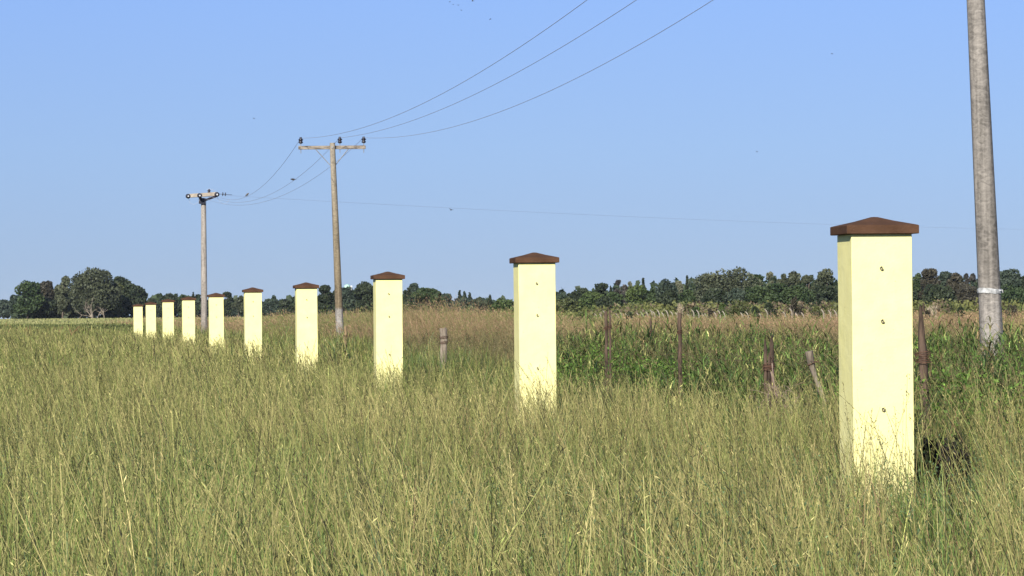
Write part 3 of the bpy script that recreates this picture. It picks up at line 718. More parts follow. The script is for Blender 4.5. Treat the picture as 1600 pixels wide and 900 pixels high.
# ---------------------------------------------------------------- birds
def bird_mesh(wing, mat, span=.3, length=.17):
    m = MB(); L = length
    prof = [(-.5, .002), (-.42, .012), (-.2, .026), (.05, .034), (.25, .03), (.36, .02), (.43, .022), (.5, .012), (.58, .001)]
    m.tube([(L*a, 0, 0) for a, r in prof], [r*L/.17 for a, r in prof], 8)
    m.add([(-L*.45, -.008, 0), (-L*.45, .008, 0), (-L*.95, .028, .003), (-L*.95, -.028, .003), (-L*.45, 0, .006)], [(0, 1, 2, 3), (0, 4, 2), (4, 1, 2)])
    for s in (-1, 1):
        if wing:
            h = span/2
            top = [(L*.28, s*.02, .01), (L*.32, s*h*.5, .01+wing*h*.5), (-L*.05, s*h, .01+wing*h*.7), (-L*.18, s*h*.55, .008+wing*h*.45), (-L*.15, s*.02, .008)]
            bot = [(a, b, c-.006) for a, b, c in top]
            m.add(top+bot, [(0, 1, 2, 3, 4), (9, 8, 7, 6, 5)]+[(i, (i+1) % 5, (i+1) % 5+5, i+5) for i in range(5)])
        else:
            m.tube([(L*.25, s*.026, .005), (0, s*.036, .0), (-L*.45, s*.02, -.002)], [.008, .014, .003], 6)
    if not wing:
        for s in (-1, 1): m.tube([(0, s*.012, -.02), (.005, s*.012, -.06)], .003, 4)
    return m
def bird(wing, mat, loc, rot, label, group, sc=1, name='bird'):
    o = bird_mesh(wing, mat).build(name, mat, None, loc=loc, label=label, cat='bird', group=group)
    o.rotation_euler = rot; o.scale = (sc,)*3; return o
def wt(fn, px):
    best = min((abs((lambda c: 800+F_PX*c.x/-c.z)((CAMR.to_3x3().transposed() @ (fn(t/400)-Vector((0, 0, EYE)))))-px), t/400) for t in range(401))
    return fn(best[1])
g1 = 'small birds on and around the wires'
bird(0, M['bird2'], wt(wf[0], 386)+Vector((0, 0, .075)), (0, -.75, .2), 'small brown bird perched upright on the left sagging wire', g1, 1.25)
bird(0, M['bird'], wt(wf[1], 458)+Vector((0, 0, .06)), (0, -.1, 3.0), 'small dark bird perched level on the middle sagging wire', g1, 1.25)
bird(.4, M['bird'], at(705, 328, 150), (0.3, -.2, 1.2), 'small dark bird flying low between the crossarm pole and the second pillar', g1, .7)
bird(.25, M['bird'], at(397, 185, 300), (0.2, 0, .7), 'tiny faint bird in the sky above the two left poles', g1, .9)
bird(.25, M['bird'], at(1300, 84, 300), (0.2, 0, .3), 'tiny bird high in the sky above the nearest pillar', g1, .9)
bird(.25, M['bird'], at(1183, 237, 300), (0.2, 0, 2.3), 'tiny bird in the sky left of the nearest pillar', g1, .9)
g2 = 'flock of tiny birds at the top of the sky'
for k, (px, py, lb, d) in enumerate(((703, 3, 'highest faint bird at the left end of the flock by the top edge', 420), (708, 7, 'faint bird second from the left in the flock by the top edge', 440),
                                     (716, 8, 'darkest bird in the middle of the flock by the top edge', 250), (721, 16, 'lowest faint bird of the tight flock by the top edge', 360),
                                     (738.5, 1.5, 'dark bird touching the top edge right of the tight flock', 260), (766, 30, 'single flat-winged bird below and right of the flock', 330))):
    bird(.3 if k != 5 else .02, M['bird'], at(px, py, d), (.2*k-.4, 0, .8*k), lb, g2, .9)

# ---------------------------------------------------------------- old wooden fence posts
def old_post(px, py_top, Y, w, mat, label, lean=(0, 0), split=0, taper=.8, wrap=None, sharp=0, name='fence_post'):
    top = at(px, py_top, Y); H = top.z
    root = empty(name, (top.x-lean[0]*H, Y-lean[1]*H, 0), random.uniform(0, .2), label=label, cat='fence post', group='old wooden posts of the wire fence')
    m = MB(); n = 12
    if split:
        for (ox, oy, hh, r) in ((-.035, 0, .97, .026), (.03, .01, 1.0, .03), (0, -.02, .86, .022)):
            pts = [(ox*(.6+.6*t)+lean[0]*H*t, oy+lean[1]*H*t, H*hh*t) for t in [i/n for i in range(n+1)]]
            m.tube(pts, [r*(1.25-.5*t) if t < .98 else r*.3 for t in [i/n for i in range(n+1)]], 7, wob=.14)
    else:
        pts = []; rr = []
        for i in range(n+1):
            t = i/n; pts.append((lean[0]*H*t+random.uniform(-.006, .006), lean[1]*H*t, H*t)); rr.append(w/2*(1-(1-taper)*t)*(1+random.uniform(-.07, .07)))
        if sharp: rr[-1] *= .35; rr[-2] *= .7; rr[-3] *= .85
        m.tube(pts, rr, 9, wob=.1)
        m.tube([Vector(pts[-1])*.97+Vector((w*.2, 0, 0)), Vector(pts[-1])+Vector((w*.24, 0, .03))], [w*.13, w*.04], 5)
    m.build('timber', mat, root)
    for z in (wrap or (H-.25,)):
        m = MB()
        for k in range(3):
            c = Vector((lean[0]*z, lean[1]*z, z+.015*k)); R = w/2*1.08+.006
            m.tube([c+Vector((R*math.cos(a), R*math.sin(a), .008*math.sin(a+k))) for a in np.linspace(0, 6.28, 13)], .004, 4)
        m.tube([Vector((lean[0]*z-w*.5, -w*.4, z)), Vector((lean[0]*z-w*.9, -w*.6, z-.05))], .003, 4)
        m.build('wire_tie', M['rust'], root)
    return root
old_post(1437.5, 478, 33, .125, M['post'], 'tall dark brown post just right of the nearest pillar, tapering upwards', lean=(-.045, 0), taper=.48, wrap=(1.24, 1.18), sharp=1)
old_post(1201, 524, 39.6, .12, M['post'], 'split dark post with brush tangled at its foot, left of the nearest pillar', split=1, wrap=(1.05, 1.02))
old_post(1062, 489, 45, .058, M['post'], 'thin brown post standing in weeds, right of the pair of thin posts', taper=.85)
old_post(947, 486, 50.4, .05, M['post'], 'left one of two thin brown stakes just right of the second nearest pillar', taper=.9)
old_post(953, 484, 49.6, .035, M['post'], 'darker right one of two thin stakes right of the second nearest pillar', taper=.8)
old_post(1017, 497, 60, .05, M['post'], 'small dark stub of a post far off in brown grass between the thin stakes', taper=.9)
old_post(693, 513, 69.8, .15, M['greypost'], 'pale grey stubby post in the grass right of the third nearest pillar', taper=.95, wrap=(1.2, 1.1))
old_post(540, 510, 90, .085, noise_mat('pale_orange_post', (.2, .14, .075), (.3, .21, .11), 5, .9), 'pale orange-tan stub of a post at the foot of the crossarm pole', taper=.95)
# leaning broken post
ptop = at(1263, 549, 37); pb = at(1299, 618, 37.1)
root = empty('leaning_post', (pb.x+.12, 37.1, 0), 0, label='broken grey post leaning left in the weeds beside the nearest pillar', cat='fence post', group='old wooden posts of the wire fence')
d0 = Vector((0, 0, 0)); d1 = Vector((ptop.x-pb.x-.12, -.1, ptop.z))
m = MB(); n = 10; m.tube([d0+(d1-d0)*(i/n)+Vector((.012*math.sin(i*1.3), 0, 0)) for i in range(n+1)], [.027+.003*math.sin(i*2) for i in range(n-1)]+[.036, .044], 7, wob=.1)
m.build('timber', M['greypost'], root)
m = MB(); m.tube([d1*.9+Vector((.045*math.cos(a), .045*math.sin(a), .02*math.cos(a))) for a in np.linspace(0, 6.28, 12)], .006, 4); m.tube([d1*.9, d1*.9+Vector((.1, 0, .03)), d1*.9+Vector((.14, 0, .0))], .004, 4)
m.build('wire_tie', M['rust'], root)
# brush tangle at the foot of the split post
bp = at(1214, 560, 39.2)
m = MB()
for k in range(130):
    a = random.uniform(0, 6.28); r = random.uniform(0, .3); p = Vector((r*math.cos(a), r*.6*math.sin(a), random.uniform(.25, .95-r*1.2)))
    pts = [p]; d = Vector((random.gauss(.2, 1), random.gauss(0, 1), random.gauss(-.2, .8))).normalized()
    for q in range(4):
        d = (d+Vector((random.gauss(0, .5), random.gauss(0, .5), random.gauss(0, .5)))).normalized(); pts.append(pts[-1]+d*random.uniform(.05, .1))
    m.tube(pts, [.006, .005, .004, .003, .002], 4, caps=False)
for k in range(5):
    m.tube([(random.uniform(-.14, -.02), 0, 1.0+random.uniform(-.15, .1)), (random.uniform(-.08, .08), -.05, random.uniform(.7, .88)), (random.uniform(0, .3), 0, random.uniform(.45, .65)), (random.uniform(.05, .4), .05, .2)], [.009, .012, .012, .008], 5)
m.build('brush_tangle', noise_mat('dead_vine', (.12, .08, .065), (.34, .25, .19), 12, .9), None, loc=(bp.x, 39.2, 0),
        label='tangle of dead grey-brown vines heaped at the foot of the split post', cat='dead brush')
# strands of the old fence
posts = [(4.6, 28), (4.66-.0, 31), (3.76, 33), (3.05, 37.1), (2.85, 39.6), (2.1, 45), (1.34, 50.4)]
for k, (z, lb) in enumerate(((1.15, 'rusty upper wire strand strung between the old wooden posts'), (.85, 'rusty lower wire strand strung between the old wooden posts'))):
    m = MB(); pts = []
    for (x0, y0), (x1, y1) in zip(posts[2:-1], posts[3:]):
        for t in np.linspace(0, 1, 8)[:-1]: pts.append((x0+(x1-x0)*t-3.76, y0+(y1-y0)*t-33, z-.25*t*(1-t)))
    pts.append((posts[-1][0]-3.76, posts[-1][1]-33, z))
    m.tube(pts, .0025, 4); m.build('fence_wire', M['rust'], None, loc=(3.76, 33, 0), label=lb, cat='wire')

# ---------------------------------------------------------------- pale concrete posts of the far fence
def far_post(sc=1):
    m = MB(); m.tube([(0, 0, 0), (0, 0, 1.0), (0, 0, 1.75), (-.06, 0, 1.93), (-.2, 0, 2.1)], [.05, .05, .045, .04, .035], 4, phase=.785, smooth=False)
    return m.build('fence_post', M['concfence'], None)
fp = far_post(); gF = 'pale concrete posts of the far fence'
lab = 'pale concrete post with a bent top in the far fence before the scrub'
k = 0
ycur = 236.0; pxs = list(np.arange(934, 990, 6.6))+list(np.arange(998, 1135, 6.7))+[1163, 1171, 1190, 1198]+list(np.arange(1228, 1345, 9.8))
for px in pxs:
    t = (1300-px)/(1300-935); Yp = 1/((1-t)/238+t/300)
    if random.random() < .06: continue
    p = at(px, 490, Yp); o = fp if k == 0 else fp.copy()
    if k: COL.objects.link(o)
    o.location = (p.x, Yp, float(terrain(0, Yp))-random.uniform(.15, .55)); o.rotation_euler = (random.uniform(-.03, .03), random.uniform(-.05, .05), random.uniform(-.5, .3)); k += 1
    tag(o, lab, 'fence post', gF)

# ---------------------------------------------------------------- trees
def crown_arrays(kind, w, h, base, seed, c_lo, c_hi, leaf, count):
    """leaf clumps through the volume of many lobes; local coordinates"""
    r = np.random.default_rng(seed); lobes = []
    if kind == 'spire':
        for k in range(14):
            t = k/13; z = base+(h-base)*(.04+.93*t); R = w/2*(1-t)**.8*r.uniform(.75, 1.1)+.12
            lobes.append((r.normal(0, R*.15), r.normal(0, R*.15), z, R, R, (h-base)/14*1.0))
    elif kind == 'umbrella':
        for k in range(26):
            a = r.uniform(0, 6.28); q = math.sqrt(r.random()); x, y = q*w*.42*math.cos(a), q*w*.42*math.sin(a)
            z = base+(h-base)*(.35+.5*math.sqrt(max(0, 1-q*q*.9))); s = w*r.uniform(.09, .14)
            lobes.append((x, y, z, s, s, s*.6))
    elif kind == 'airy':
        for k in range(20):
            a = r.uniform(0, 6.28); t = r.uniform(.15, 1); q = r.random()**.5*.42*(1-abs(t-.55)*.9)
            s = w*r.uniform(.10, .17); lobes.append((q*w*math.cos(a), q*w*math.sin(a), base+(h-base)*t-s*.5, s, s, s*1.15))
    else:
        nl = 34
        for k in range(nl):
            a = r.uniform(0, 6.28); u = r.uniform(-.75, 1); q = math.sqrt(max(0, 1-u*u*.85)); q *= r.uniform(.7, 1) if k % 3 else r.uniform(.1, .6)
            s = w*r.uniform(.13, .22); zc = base+(h-base)*.5
            hz = (h-base)*.5-s*.55
            lobes.append((q*(w*.5-s)*math.cos(a), q*(w*.5-s)*math.sin(a), zc+u*hz, s, s, s*r.uniform(.65, .9)))
    vol = np.array([l[3]**2 for l in lobes]); per = np.maximum(20, (count*vol/vol.sum())).astype(int)
    P = []; T = []
    for (x, y, z, a, b, c), nn in zip(lobes, per):
        d = r.normal(size=(nn, 3)); d /= np.linalg.norm(d, axis=1)[:, None]
        rad = r.uniform(.55, 1.06, nn)**.6; d = d*rad[:, None]
        P.append(np.stack([x+d[:, 0]*a, y+d[:, 1]*b, z+d[:, 2]*c], 1)); T.append(np.full(nn, r.random()))
    P = np.concatenate(P); T = np.concatenate(T); n = len(P)
    keep = P[:, 2] > .1; P = P[keep]; T = T[keep]; n = len(P)
    c = mixc(np.array(c_lo), np.array(c_hi), np.clip(T*.65+r.uniform(0, .35, n), 0, 1))*r.uniform(.8, 1.2, (n, 1))
    s = leaf*r.uniform(.6, 1.4, n)
    return quads(P[:, 0], P[:, 1], P[:, 2], s, s*r.uniform(1, 1.6, n), c), lobes

C_DARK = ((.018, .028, .014), (.048, .062, .028)); C_GREY = ((.036, .046, .025), (.105, .115, .062)); C_OLIVE = ((.04, .055, .018), (.12, .13, .045))
C_GREEN = ((.022, .042, .015), (.062, .088, .03)); C_RED = ((.034, .032, .022), (.075, .066, .042)); C_PALE = ((.11, .12, .075), (.22, .22, .14)); C_BRIGHT = ((.038, .065, .018), (.1, .13, .038))
C_BLUE = ((.025, .04, .028), (.06, .08, .05)); C_PURP = ((.04, .04, .035), (.095, .085, .07))
tree_n = [0]
def tree(px, wpx, top, Y, kind, cols, label, name, group, low=.06, cnt=None):
    tree_n[0] += 1; seed = tree_n[0]*13+5
    p = at(px, top, Y); g = float(terrain(0, Y)); h = p.z-g; w = wpx*Y/F_PX*(1.25 if kind == 'round' else 1.12)
    root = empty(name, (p.x, Y, g), 0, label=label, cat='tree', group=group)
    leaf = .0010*Y*.5
    cnt = cnt or int(min(11000, 2200+w*h*64))
    (V, Fq, C), lobes = crown_arrays(kind, w, h*1.02, h*low, seed, cols[0], cols[1], leaf, cnt)
    np_mesh('crown', V, Fq, C, M['leaf'], parent=root)
    r = random.Random(seed); m = MB(); tr = max(.12, w*.028)
    m.tube([(0, 0, -.2), (r.uniform(-.1, .1), 0, h*.25), (r.uniform(-.3, .3), r.uniform(-.2, .2), h*.6), (0, 0, h*.85)], [tr*1.2, tr, tr*.6, tr*.15], 7)
    for l in r.sample(lobes, min(7, len(lobes))):
        z0 = min(l[2]*.6, h*.45); m.tube([(0, 0, z0), (l[0]*.55, l[1]*.55, z0+(l[2]-z0)*.65), (l[0], l[1], l[2])], [tr*.55, tr*.35, tr*.1], 5)
    m.build('trunk', M['bark'], root)
    return root
gL = 'trees of the grove at the left'; gM = 'trees behind the middle of the field'; gR = 'trees of the wood at the right'
T = [
 (6, 26, 470, 1000, 'round', C_BLUE, 'small blue-dark tree cut by the left edge of the photo', 'broadleaf_tree', gL),
 (24, 20, 462, 820, 'round', C_BLUE, 'low dark tree at the left foot of the left grove', 'broadleaf_tree', gL),
 (43, 46, 442, 780, 'round', C_GREEN, 'dark green rounded tree forming the left end of the left grove', 'broadleaf_tree', gL),
 (71, 32, 440, 790, 'round', C_RED, 'brownish dark tree, second crown from the left in the left grove', 'broadleaf_tree', gL),
 (97, 36, 436, 780, 'airy', C_GREY, 'thin-crowned grey tree with sky gaps left of the tallest tree of the left grove', 'gum_tree', gL),
 (98, 52, 452, 800, 'round', C_DARK, 'low very dark tree filling under the thin grey crown of the left grove', 'broadleaf_tree', gL),
 (146, 78, 424, 770, 'round', ((.03, .038, .02), (.085, .095, .05)), 'tallest and broadest grey-green tree in the middle of the left grove', 'gum_tree', gL),
 (128, 56, 455, 790, 'round', C_DARK, 'dark tree behind the bare dead tree of the left grove', 'broadleaf_tree', gL),
 (187, 50, 434, 790, 'round', C_DARK, 'dark tree just right of the tallest tree in the left grove', 'broadleaf_tree', gL),
 (184, 20, 443, 775, 'round', C_OLIVE, 'olive crown showing in front of the dark right half of the left grove', 'broadleaf_tree', gL),
 (208, 44, 447, 785, 'round', C_DARK, 'dark rounded tree at the right end of the left grove behind the farthest pillars', 'broadleaf_tree', gL),
 (176, 60, 462, 780, 'round', C_DARK, 'low dark growth under the right half of the left grove', 'broadleaf_tree', gL),
 (60, 60, 466, 785, 'round', C_DARK, 'low dark growth under the left end of the left grove', 'broadleaf_tree', gL),
 (236, 20, 466, 900, 'round', C_DARK, 'small dark tree between the two farthest pillars and the left grove', 'broadleaf_tree', gM),
 (264, 30, 461, 880, 'round', C_DARK, 'dark tree topping the eighth pillar of the row', 'broadleaf_tree', gM),
 (289, 24, 463, 900, 'round', C_GREEN, 'green tree behind the pillar left of the far pole', 'broadleaf_tree', gM),
 (302, 8, 459, 880, 'spire', C_DARK, 'thin dark treetop just left of the far pole', 'conifer_tree', gM),
 (355, 17, 457, 850, 'round', C_DARK, 'dark tree just right of the far pole and its pillar', 'broadleaf_tree', gM),
 (372, 18, 464, 850, 'airy', C_GREY, 'thin pale tree left of the fifth nearest pillar', 'broadleaf_tree', gM),
 (376, 30, 472, 870, 'round', C_BLUE, 'low blue-dark tree behind the fifth nearest pillar', 'broadleaf_tree', gM),
 (418, 22, 469, 850, 'round', C_BLUE, 'low dark tree just right of the fifth nearest pillar', 'broadleaf_tree', gM),
 (430, 20, 465, 850, 'spire', C_BLUE, 'pointed dark tree between the fourth and fifth nearest pillars', 'conifer_tree', gM),
 (447, 24, 469, 850, 'round', C_DARK, 'dark tree just left of the fourth nearest pillar', 'broadleaf_tree', gM),
 (508, 26, 448, 700, 'round', C_DARK, 'dark tree between the fourth nearest pillar and the crossarm pole', 'broadleaf_tree', gM),
 (530, 30, 450, 720, 'round', C_DARK, 'dark tree directly behind the crossarm pole', 'broadleaf_tree', gM),
 (547, 40, 451, 710, 'round', C_BLUE, 'dark tree under the pale green tank right of the crossarm pole', 'broadleaf_tree', gM),
 (571, 36, 441, 700, 'round', C_DARK, 'tall dark tree just left of the third nearest pillar', 'broadleaf_tree', gM),
 (604, 44, 443, 700, 'round', C_DARK, 'dark tree mostly hidden by the third nearest pillar', 'broadleaf_tree', gM),
 (636, 18, 450, 700, 'round', C_DARK, 'dark tree touching the right side of the third nearest pillar', 'broadleaf_tree', gM),
 (648, 18, 444, 720, 'round', C_BLUE, 'small dark domed tree left of the umbrella-shaped tree', 'broadleaf_tree', gM),
 (667, 48, 447, 680, 'umbrella', C_GREEN, 'wide green umbrella-shaped pine right of the third nearest pillar', 'umbrella_pine', gM),
 (668, 56, 463, 700, 'round', C_DARK, 'dark low tree under the umbrella-shaped pine', 'broadleaf_tree', gM),
 (697, 18, 459, 700, 'round', C_BLUE, 'dark tree at the right foot of the umbrella-shaped pine', 'broadleaf_tree', gM),
 (718, 9, 456, 720, 'spire', C_BLUE, 'first and tallest of three pointed conifers right of the umbrella pine', 'conifer_tree', gM),
 (726, 8, 457, 720, 'spire', C_BLUE, 'second of three pointed conifers right of the umbrella pine', 'conifer_tree', gM),
 (734, 10, 460, 720, 'spire', C_BLUE, 'third pointed conifer right of the umbrella pine', 'conifer_tree', gM),
 (722, 40, 468, 700, 'round', C_BLUE, 'low blue-green tree at the feet of the pointed conifers', 'broadleaf_tree', gM),
 (748, 28, 468, 700, 'round', C_GREY, 'low grey-green tree between the conifers and the round bright tree', 'broadleaf_tree', gM),
 (765.5, 8, 462, 690, 'spire', C_DARK, 'single dark pointed conifer left of the round bright tree', 'conifer_tree', gM),
 (785, 34, 468, 560, 'round', C_BRIGHT, 'round bright green tree left of the second nearest pillar', 'broadleaf_tree', gM),
 (832, 50, 474, 640, 'round', C_DARK, 'low tree hidden behind the second nearest pillar', 'broadleaf_tree', gM),
 (884, 36, 466, 560, 'round', C_OLIVE, 'low olive tree just right of the second nearest pillar', 'broadleaf_tree', gR),
 (900, 24, 456, 600, 'round', C_DARK, 'dark treetop above the low olive tree right of the second pillar', 'broadleaf_tree', gR),
 (915, 28, 451, 610, 'round', C_DARK, 'dark tree on the rising left slope of the right wood', 'broadleaf_tree', gR),
 (938, 30, 443, 600, 'round', C_DARK, 'high dark flat-topped tree at the first peak of the right wood', 'broadleaf_tree', gR),
 (926, 44, 458, 560, 'round', C_BRIGHT, 'mid green tree in front of the first peak of the right wood', 'broadleaf_tree', gR),
 (944, 26, 464, 550, 'round', C_DARK, 'dark bush-like tree below the first peak of the right wood', 'broadleaf_tree', gR),
 (954, 7, 449, 620, 'spire', C_DARK, 'tiny pointed tree just right of the first peak of the right wood', 'conifer_tree', gR),
 (960, 30, 458, 580, 'round', C_GREEN, 'green tree between the first peak and the purplish tree', 'broadleaf_tree', gR),
 (970, 24, 440, 600, 'airy', C_PURP, 'purplish dark ragged tree left of the thin spire', 'gum_tree', gR),
 (978, 20, 449, 600, 'round', C_PURP, 'purplish lower crown beside the ragged tree', 'broadleaf_tree', gR),
 (984, 10, 443, 630, 'airy', C_PALE, 'pale dry treetop between the purplish tree and the spire', 'broadleaf_tree', gR),
 (994, 32, 446, 570, 'round', C_BRIGHT, 'bright green tree beneath the thin spire', 'broadleaf_tree', gR),
 (1005, 6, 437, 600, 'spire', C_DARK, 'thin dark spire rising above the bright green tree', 'conifer_tree', gR),
 (1019, 22, 448, 580, 'spire', C_GREEN, 'cone-shaped dark green tree right of the thin spire', 'conifer_tree', gR),
 (1042, 34, 438, 590, 'round', C_BLUE, 'grey-blue tree left of the needle-thin tall cypress', 'broadleaf_tree', gR),
 (1046, 36, 452, 570, 'round', C_DARK, 'dark tree under the grey-blue crown left of the cypress', 'broadleaf_tree', gR),
 (1063, 16, 439, 600, 'airy', C_PALE, 'pale airy tree just left of the needle-thin cypress', 'gum_tree', gR),
 (1073.5, 4.5, 434, 590, 'spire', C_DARK, 'needle-thin tall cypress at the left foot of the big domed tree', 'cypress_tree', gR),
 (1076, 30, 455, 560, 'round', C_GREEN, 'low green tree at the left foot of the big domed tree', 'broadleaf_tree', gR),
 (1108, 56, 429, 560, 'round', C_GREY, 'left shoulder of the big domed clump, a grey-green crown', 'gum_tree', gR),
 (1150, 84, 421, 560, 'round', C_GREY, 'biggest domed grey-green tree of the right wood', 'gum_tree', gR),
 (1182, 36, 431, 565, 'round', C_GREEN, 'right shoulder of the big domed clump, a darker green crown', 'broadleaf_tree', gR),
 (1118, 44, 453, 540, 'round', C_DARK, 'dark tree at the base of the big dome on its left', 'broadleaf_tree', gR),
 (1150, 40, 452, 540, 'round', C_BLUE, 'dark tree at the base of the big dome in its centre', 'broadleaf_tree', gR),
 (1182, 44, 448, 540, 'round', C_GREEN, 'green tree at the base of the big dome on its right', 'broadleaf_tree', gR),
 (1202, 14, 427, 570, 'airy', C_PALE, 'pale airy tree just right of the big dome', 'gum_tree', gR),
 (1222, 24, 427, 570, 'airy', C_GREY, 'first grey-green gum of the row between big dome and nearest pillar', 'gum_tree', gR),
 (1240, 26, 425, 570, 'round', C_GREY, 'second grey-green gum of the row between big dome and nearest pillar', 'gum_tree', gR),
 (1262, 24, 424, 570, 'airy', C_GREY, 'third grey-green gum, thin with sky gaps, near the nearest pillar', 'gum_tree', gR),
 (1292, 36, 423, 565, 'round', C_GREY, 'full grey-green gum whose right side meets the nearest pillar', 'gum_tree', gR),
 (1214, 44, 444, 540, 'round', C_GREEN, 'dark green tree below the first grey-green gum', 'broadleaf_tree', gR),
 (1250, 50, 445, 540, 'round', C_GREEN, 'dark green tree below the second and third gums', 'broadleaf_tree', gR),
 (1288, 46, 447, 530, 'round', C_DARK, 'dark tree below the gum that meets the nearest pillar', 'broadleaf_tree', gR),
 (1345, 70, 436, 560, 'round', C_DARK, 'tree hidden behind the left half of the nearest pillar', 'broadleaf_tree', gR),
 (1400, 60, 430, 560, 'round', C_DARK, 'tree hidden behind the right half of the nearest pillar', 'broadleaf_tree', gR),
 (1434, 22, 426, 570, 'round', C_GREEN, 'green crown touching the right side of the nearest pillar', 'broadleaf_tree', gR),
 (1452, 34, 421, 560, 'round', C_RED, 'reddish-dark rounded tree, tallest right of the nearest pillar', 'broadleaf_tree', gR),
 (1478, 24, 424, 570, 'round', C_BLUE, 'dark crown between the two reddish trees right of the nearest pillar', 'broadleaf_tree', gR),
 (1494, 30, 427, 560, 'round', C_RED, 'second reddish-dark tree left of the large concrete pole', 'broadleaf_tree', gR),
 (1514, 22, 425, 570, 'airy', C_PURP, 'greyish thin tree against the left side of the large concrete pole', 'gum_tree', gR),
 (1540, 40, 436, 575, 'round', C_DARK, 'dark tree behind the large concrete pole', 'broadleaf_tree', gR),
 (1580, 36, 422, 560, 'round', C_BLUE, 'dark rounded tree right of the large concrete pole', 'broadleaf_tree', gR),
 (1608, 34, 428, 560, 'round', C_DARK, 'dark tree cut by the right edge of the photo', 'broadleaf_tree', gR),
 (1466, 60, 446, 545, 'round', C_DARK, 'low dark growth under the reddish trees', 'broadleaf_tree', gR),
 (1512, 50, 447, 545, 'round', C_RED, 'low brownish-dark growth left of the large concrete pole', 'broadleaf_tree', gR),
 (1585, 60, 446, 545, 'round', C_GREEN, 'low green growth right of the large concrete pole', 'broadleaf_tree', gR),
]
for a in T: tree(*a)

# dead bare tree before the left grove
db = at(144, 497, 755); g = float(terrain(0, 755))
root = empty('dead_tree', (db.x, 755, g), 0, label='bare bleached dead tree with spread branches in front of the left grove', cat='tree')
rr = random.Random(4)
def limb(m, p, d, L, r, depth):
    pts = [p]
    for k in range(4):
        d = (d+Vector((rr.gauss(0, .15), rr.gauss(0, .15), rr.gauss(.02, .12)))).normalized(); pts.append(pts[-1]+d*L/4)
    m.tube(pts, [r, r*.85, r*.7, r*.55, r*.35], 6)
    if depth:
        for k in range(3):
            b = pts[rr.randint(2, 4)]; nd = (d+Vector((rr.gauss(0, .7), rr.gauss(0, .4), rr.gauss(.1, .5)))).normalized(); limb(m, b, nd, L*.6, r*.45, depth-1)
m = MB(); limb(m, Vector((0, 0, -.2)), Vector((-.05, 0, 1)), 1.4, .34, 0); m.build('trunk', M['deadwood'], root)
for d, L in (((-.9, 0, .75), 3.0), ((-.35, -.1, 1), 2.9), ((-1, .1, .35), 2.9), ((.15, 0, 1), 2.3)):
    m = MB(); limb(m, Vector((0, 0, .7)), Vector(d).normalized(), L*.8, .13, 2); m.build('branch', M['deadwood'], root)
for px, Y, hh, lb in ((150, 757, 2.1, 'pinkish bare trunk just right of the bleached dead tree'), (163, 757, 2.4, 'curved bare pale trunk farther right of the bleached dead tree')):
    q = at(px, 497, Y); m = MB(); limb(m, Vector((0, 0, -.2)), Vector((.25, 0, 1)), hh, .17, 2)
    m.build('bare_tree', M['deadwood'], None, loc=(q.x, Y, float(terrain(0, Y))), label=lb, cat='tree')

# continuous low wood behind the individual trees
def wood():
    parts = []
    r = np.random.default_rng(77)
    px = r.uniform(18, 1640, 22000); Y = np.where(px < 222, 805, np.where(px < 840, 930, 640))+r.uniform(-10, 25, len(px))
    prof = np.interp(px, [18, 40, 200, 228, 232, 400, 500, 700, 760, 860, 900, 1000, 1100, 1300, 1640], [2.5, 5.5, 6.0, 3.5, 6.0, 4.6, 5.5, 5.0, 4.2, 4.2, 4.6, 5.2, 6.2, 6.4, 6.2])
    prof = prof*(1+.12*np.sin(px*.21)+.08*np.sin(px*.53+1))
    X = np.array([(p-800)/F_PX for p in px])*Y; g = terrain(X, Y)
    z = g-.3+(prof+.3)*r.random(len(px))**.85
    c = mixc(np.array([.018, .03, .014]), np.array([.05, .07, .03]), r.random(len(px)))
    s = r.uniform(.5, 1.1, len(px))*Y/700
    V, Fq, C = quads(X, Y, z, s, s*1.2, c)
    np_mesh('distant_wood', V, Fq, C, M['leaf'], kind='stuff', label='dark unbroken mass of woodland at the foot of the far trees', cat='woodland')
wood()

# olive scrub belt before the right wood
def scrub():
    r = np.random.default_rng(88); parts = []
    for k in range(260):
        px = r.uniform(862, 1680); Y = r.uniform(310, 440)
        top = np.interp(px, [862, 880, 940, 1000, 1100, 1300, 1420, 1680], [486, 484, 477, 472, 470, 469, 466, 466])+r.uniform(-1.5, 7)
        p = at(px, top, Y*1.0); g = float(terrain(0, Y)); h = max(.8, p.z-g); w = r.uniform(1.6, 3.4)
        n = 110; d = r.normal(size=(n, 3)); d /= np.linalg.norm(d, axis=1)[:, None]; d *= r.uniform(.6, 1.05, n)[:, None]
        t = r.random(); c = mixc(np.array([.06, .075, .022]), np.array([.19, .19, .06]), np.clip(t*.6+.4*r.random(n), 0, 1))
        if r.random() < .26: c = mixc(np.array([.08, .06, .035]), np.array([.2, .15, .09]), r.random(n))
        s = r.uniform(.14, .34, n)
        parts.append(quads(p.x+d[:, 0]*w/2, Y+d[:, 1]*w/2, g+np.maximum(.05, h*.5+d[:, 2]*h*.5), s*.8, s*1.3, c))
    V, Fq, C = merge(parts)
    np_mesh('scrub', V, Fq, C, M['leaf'], kind='stuff', label='olive-green scrub belt in front of the right wood', cat='scrub')
scrub()

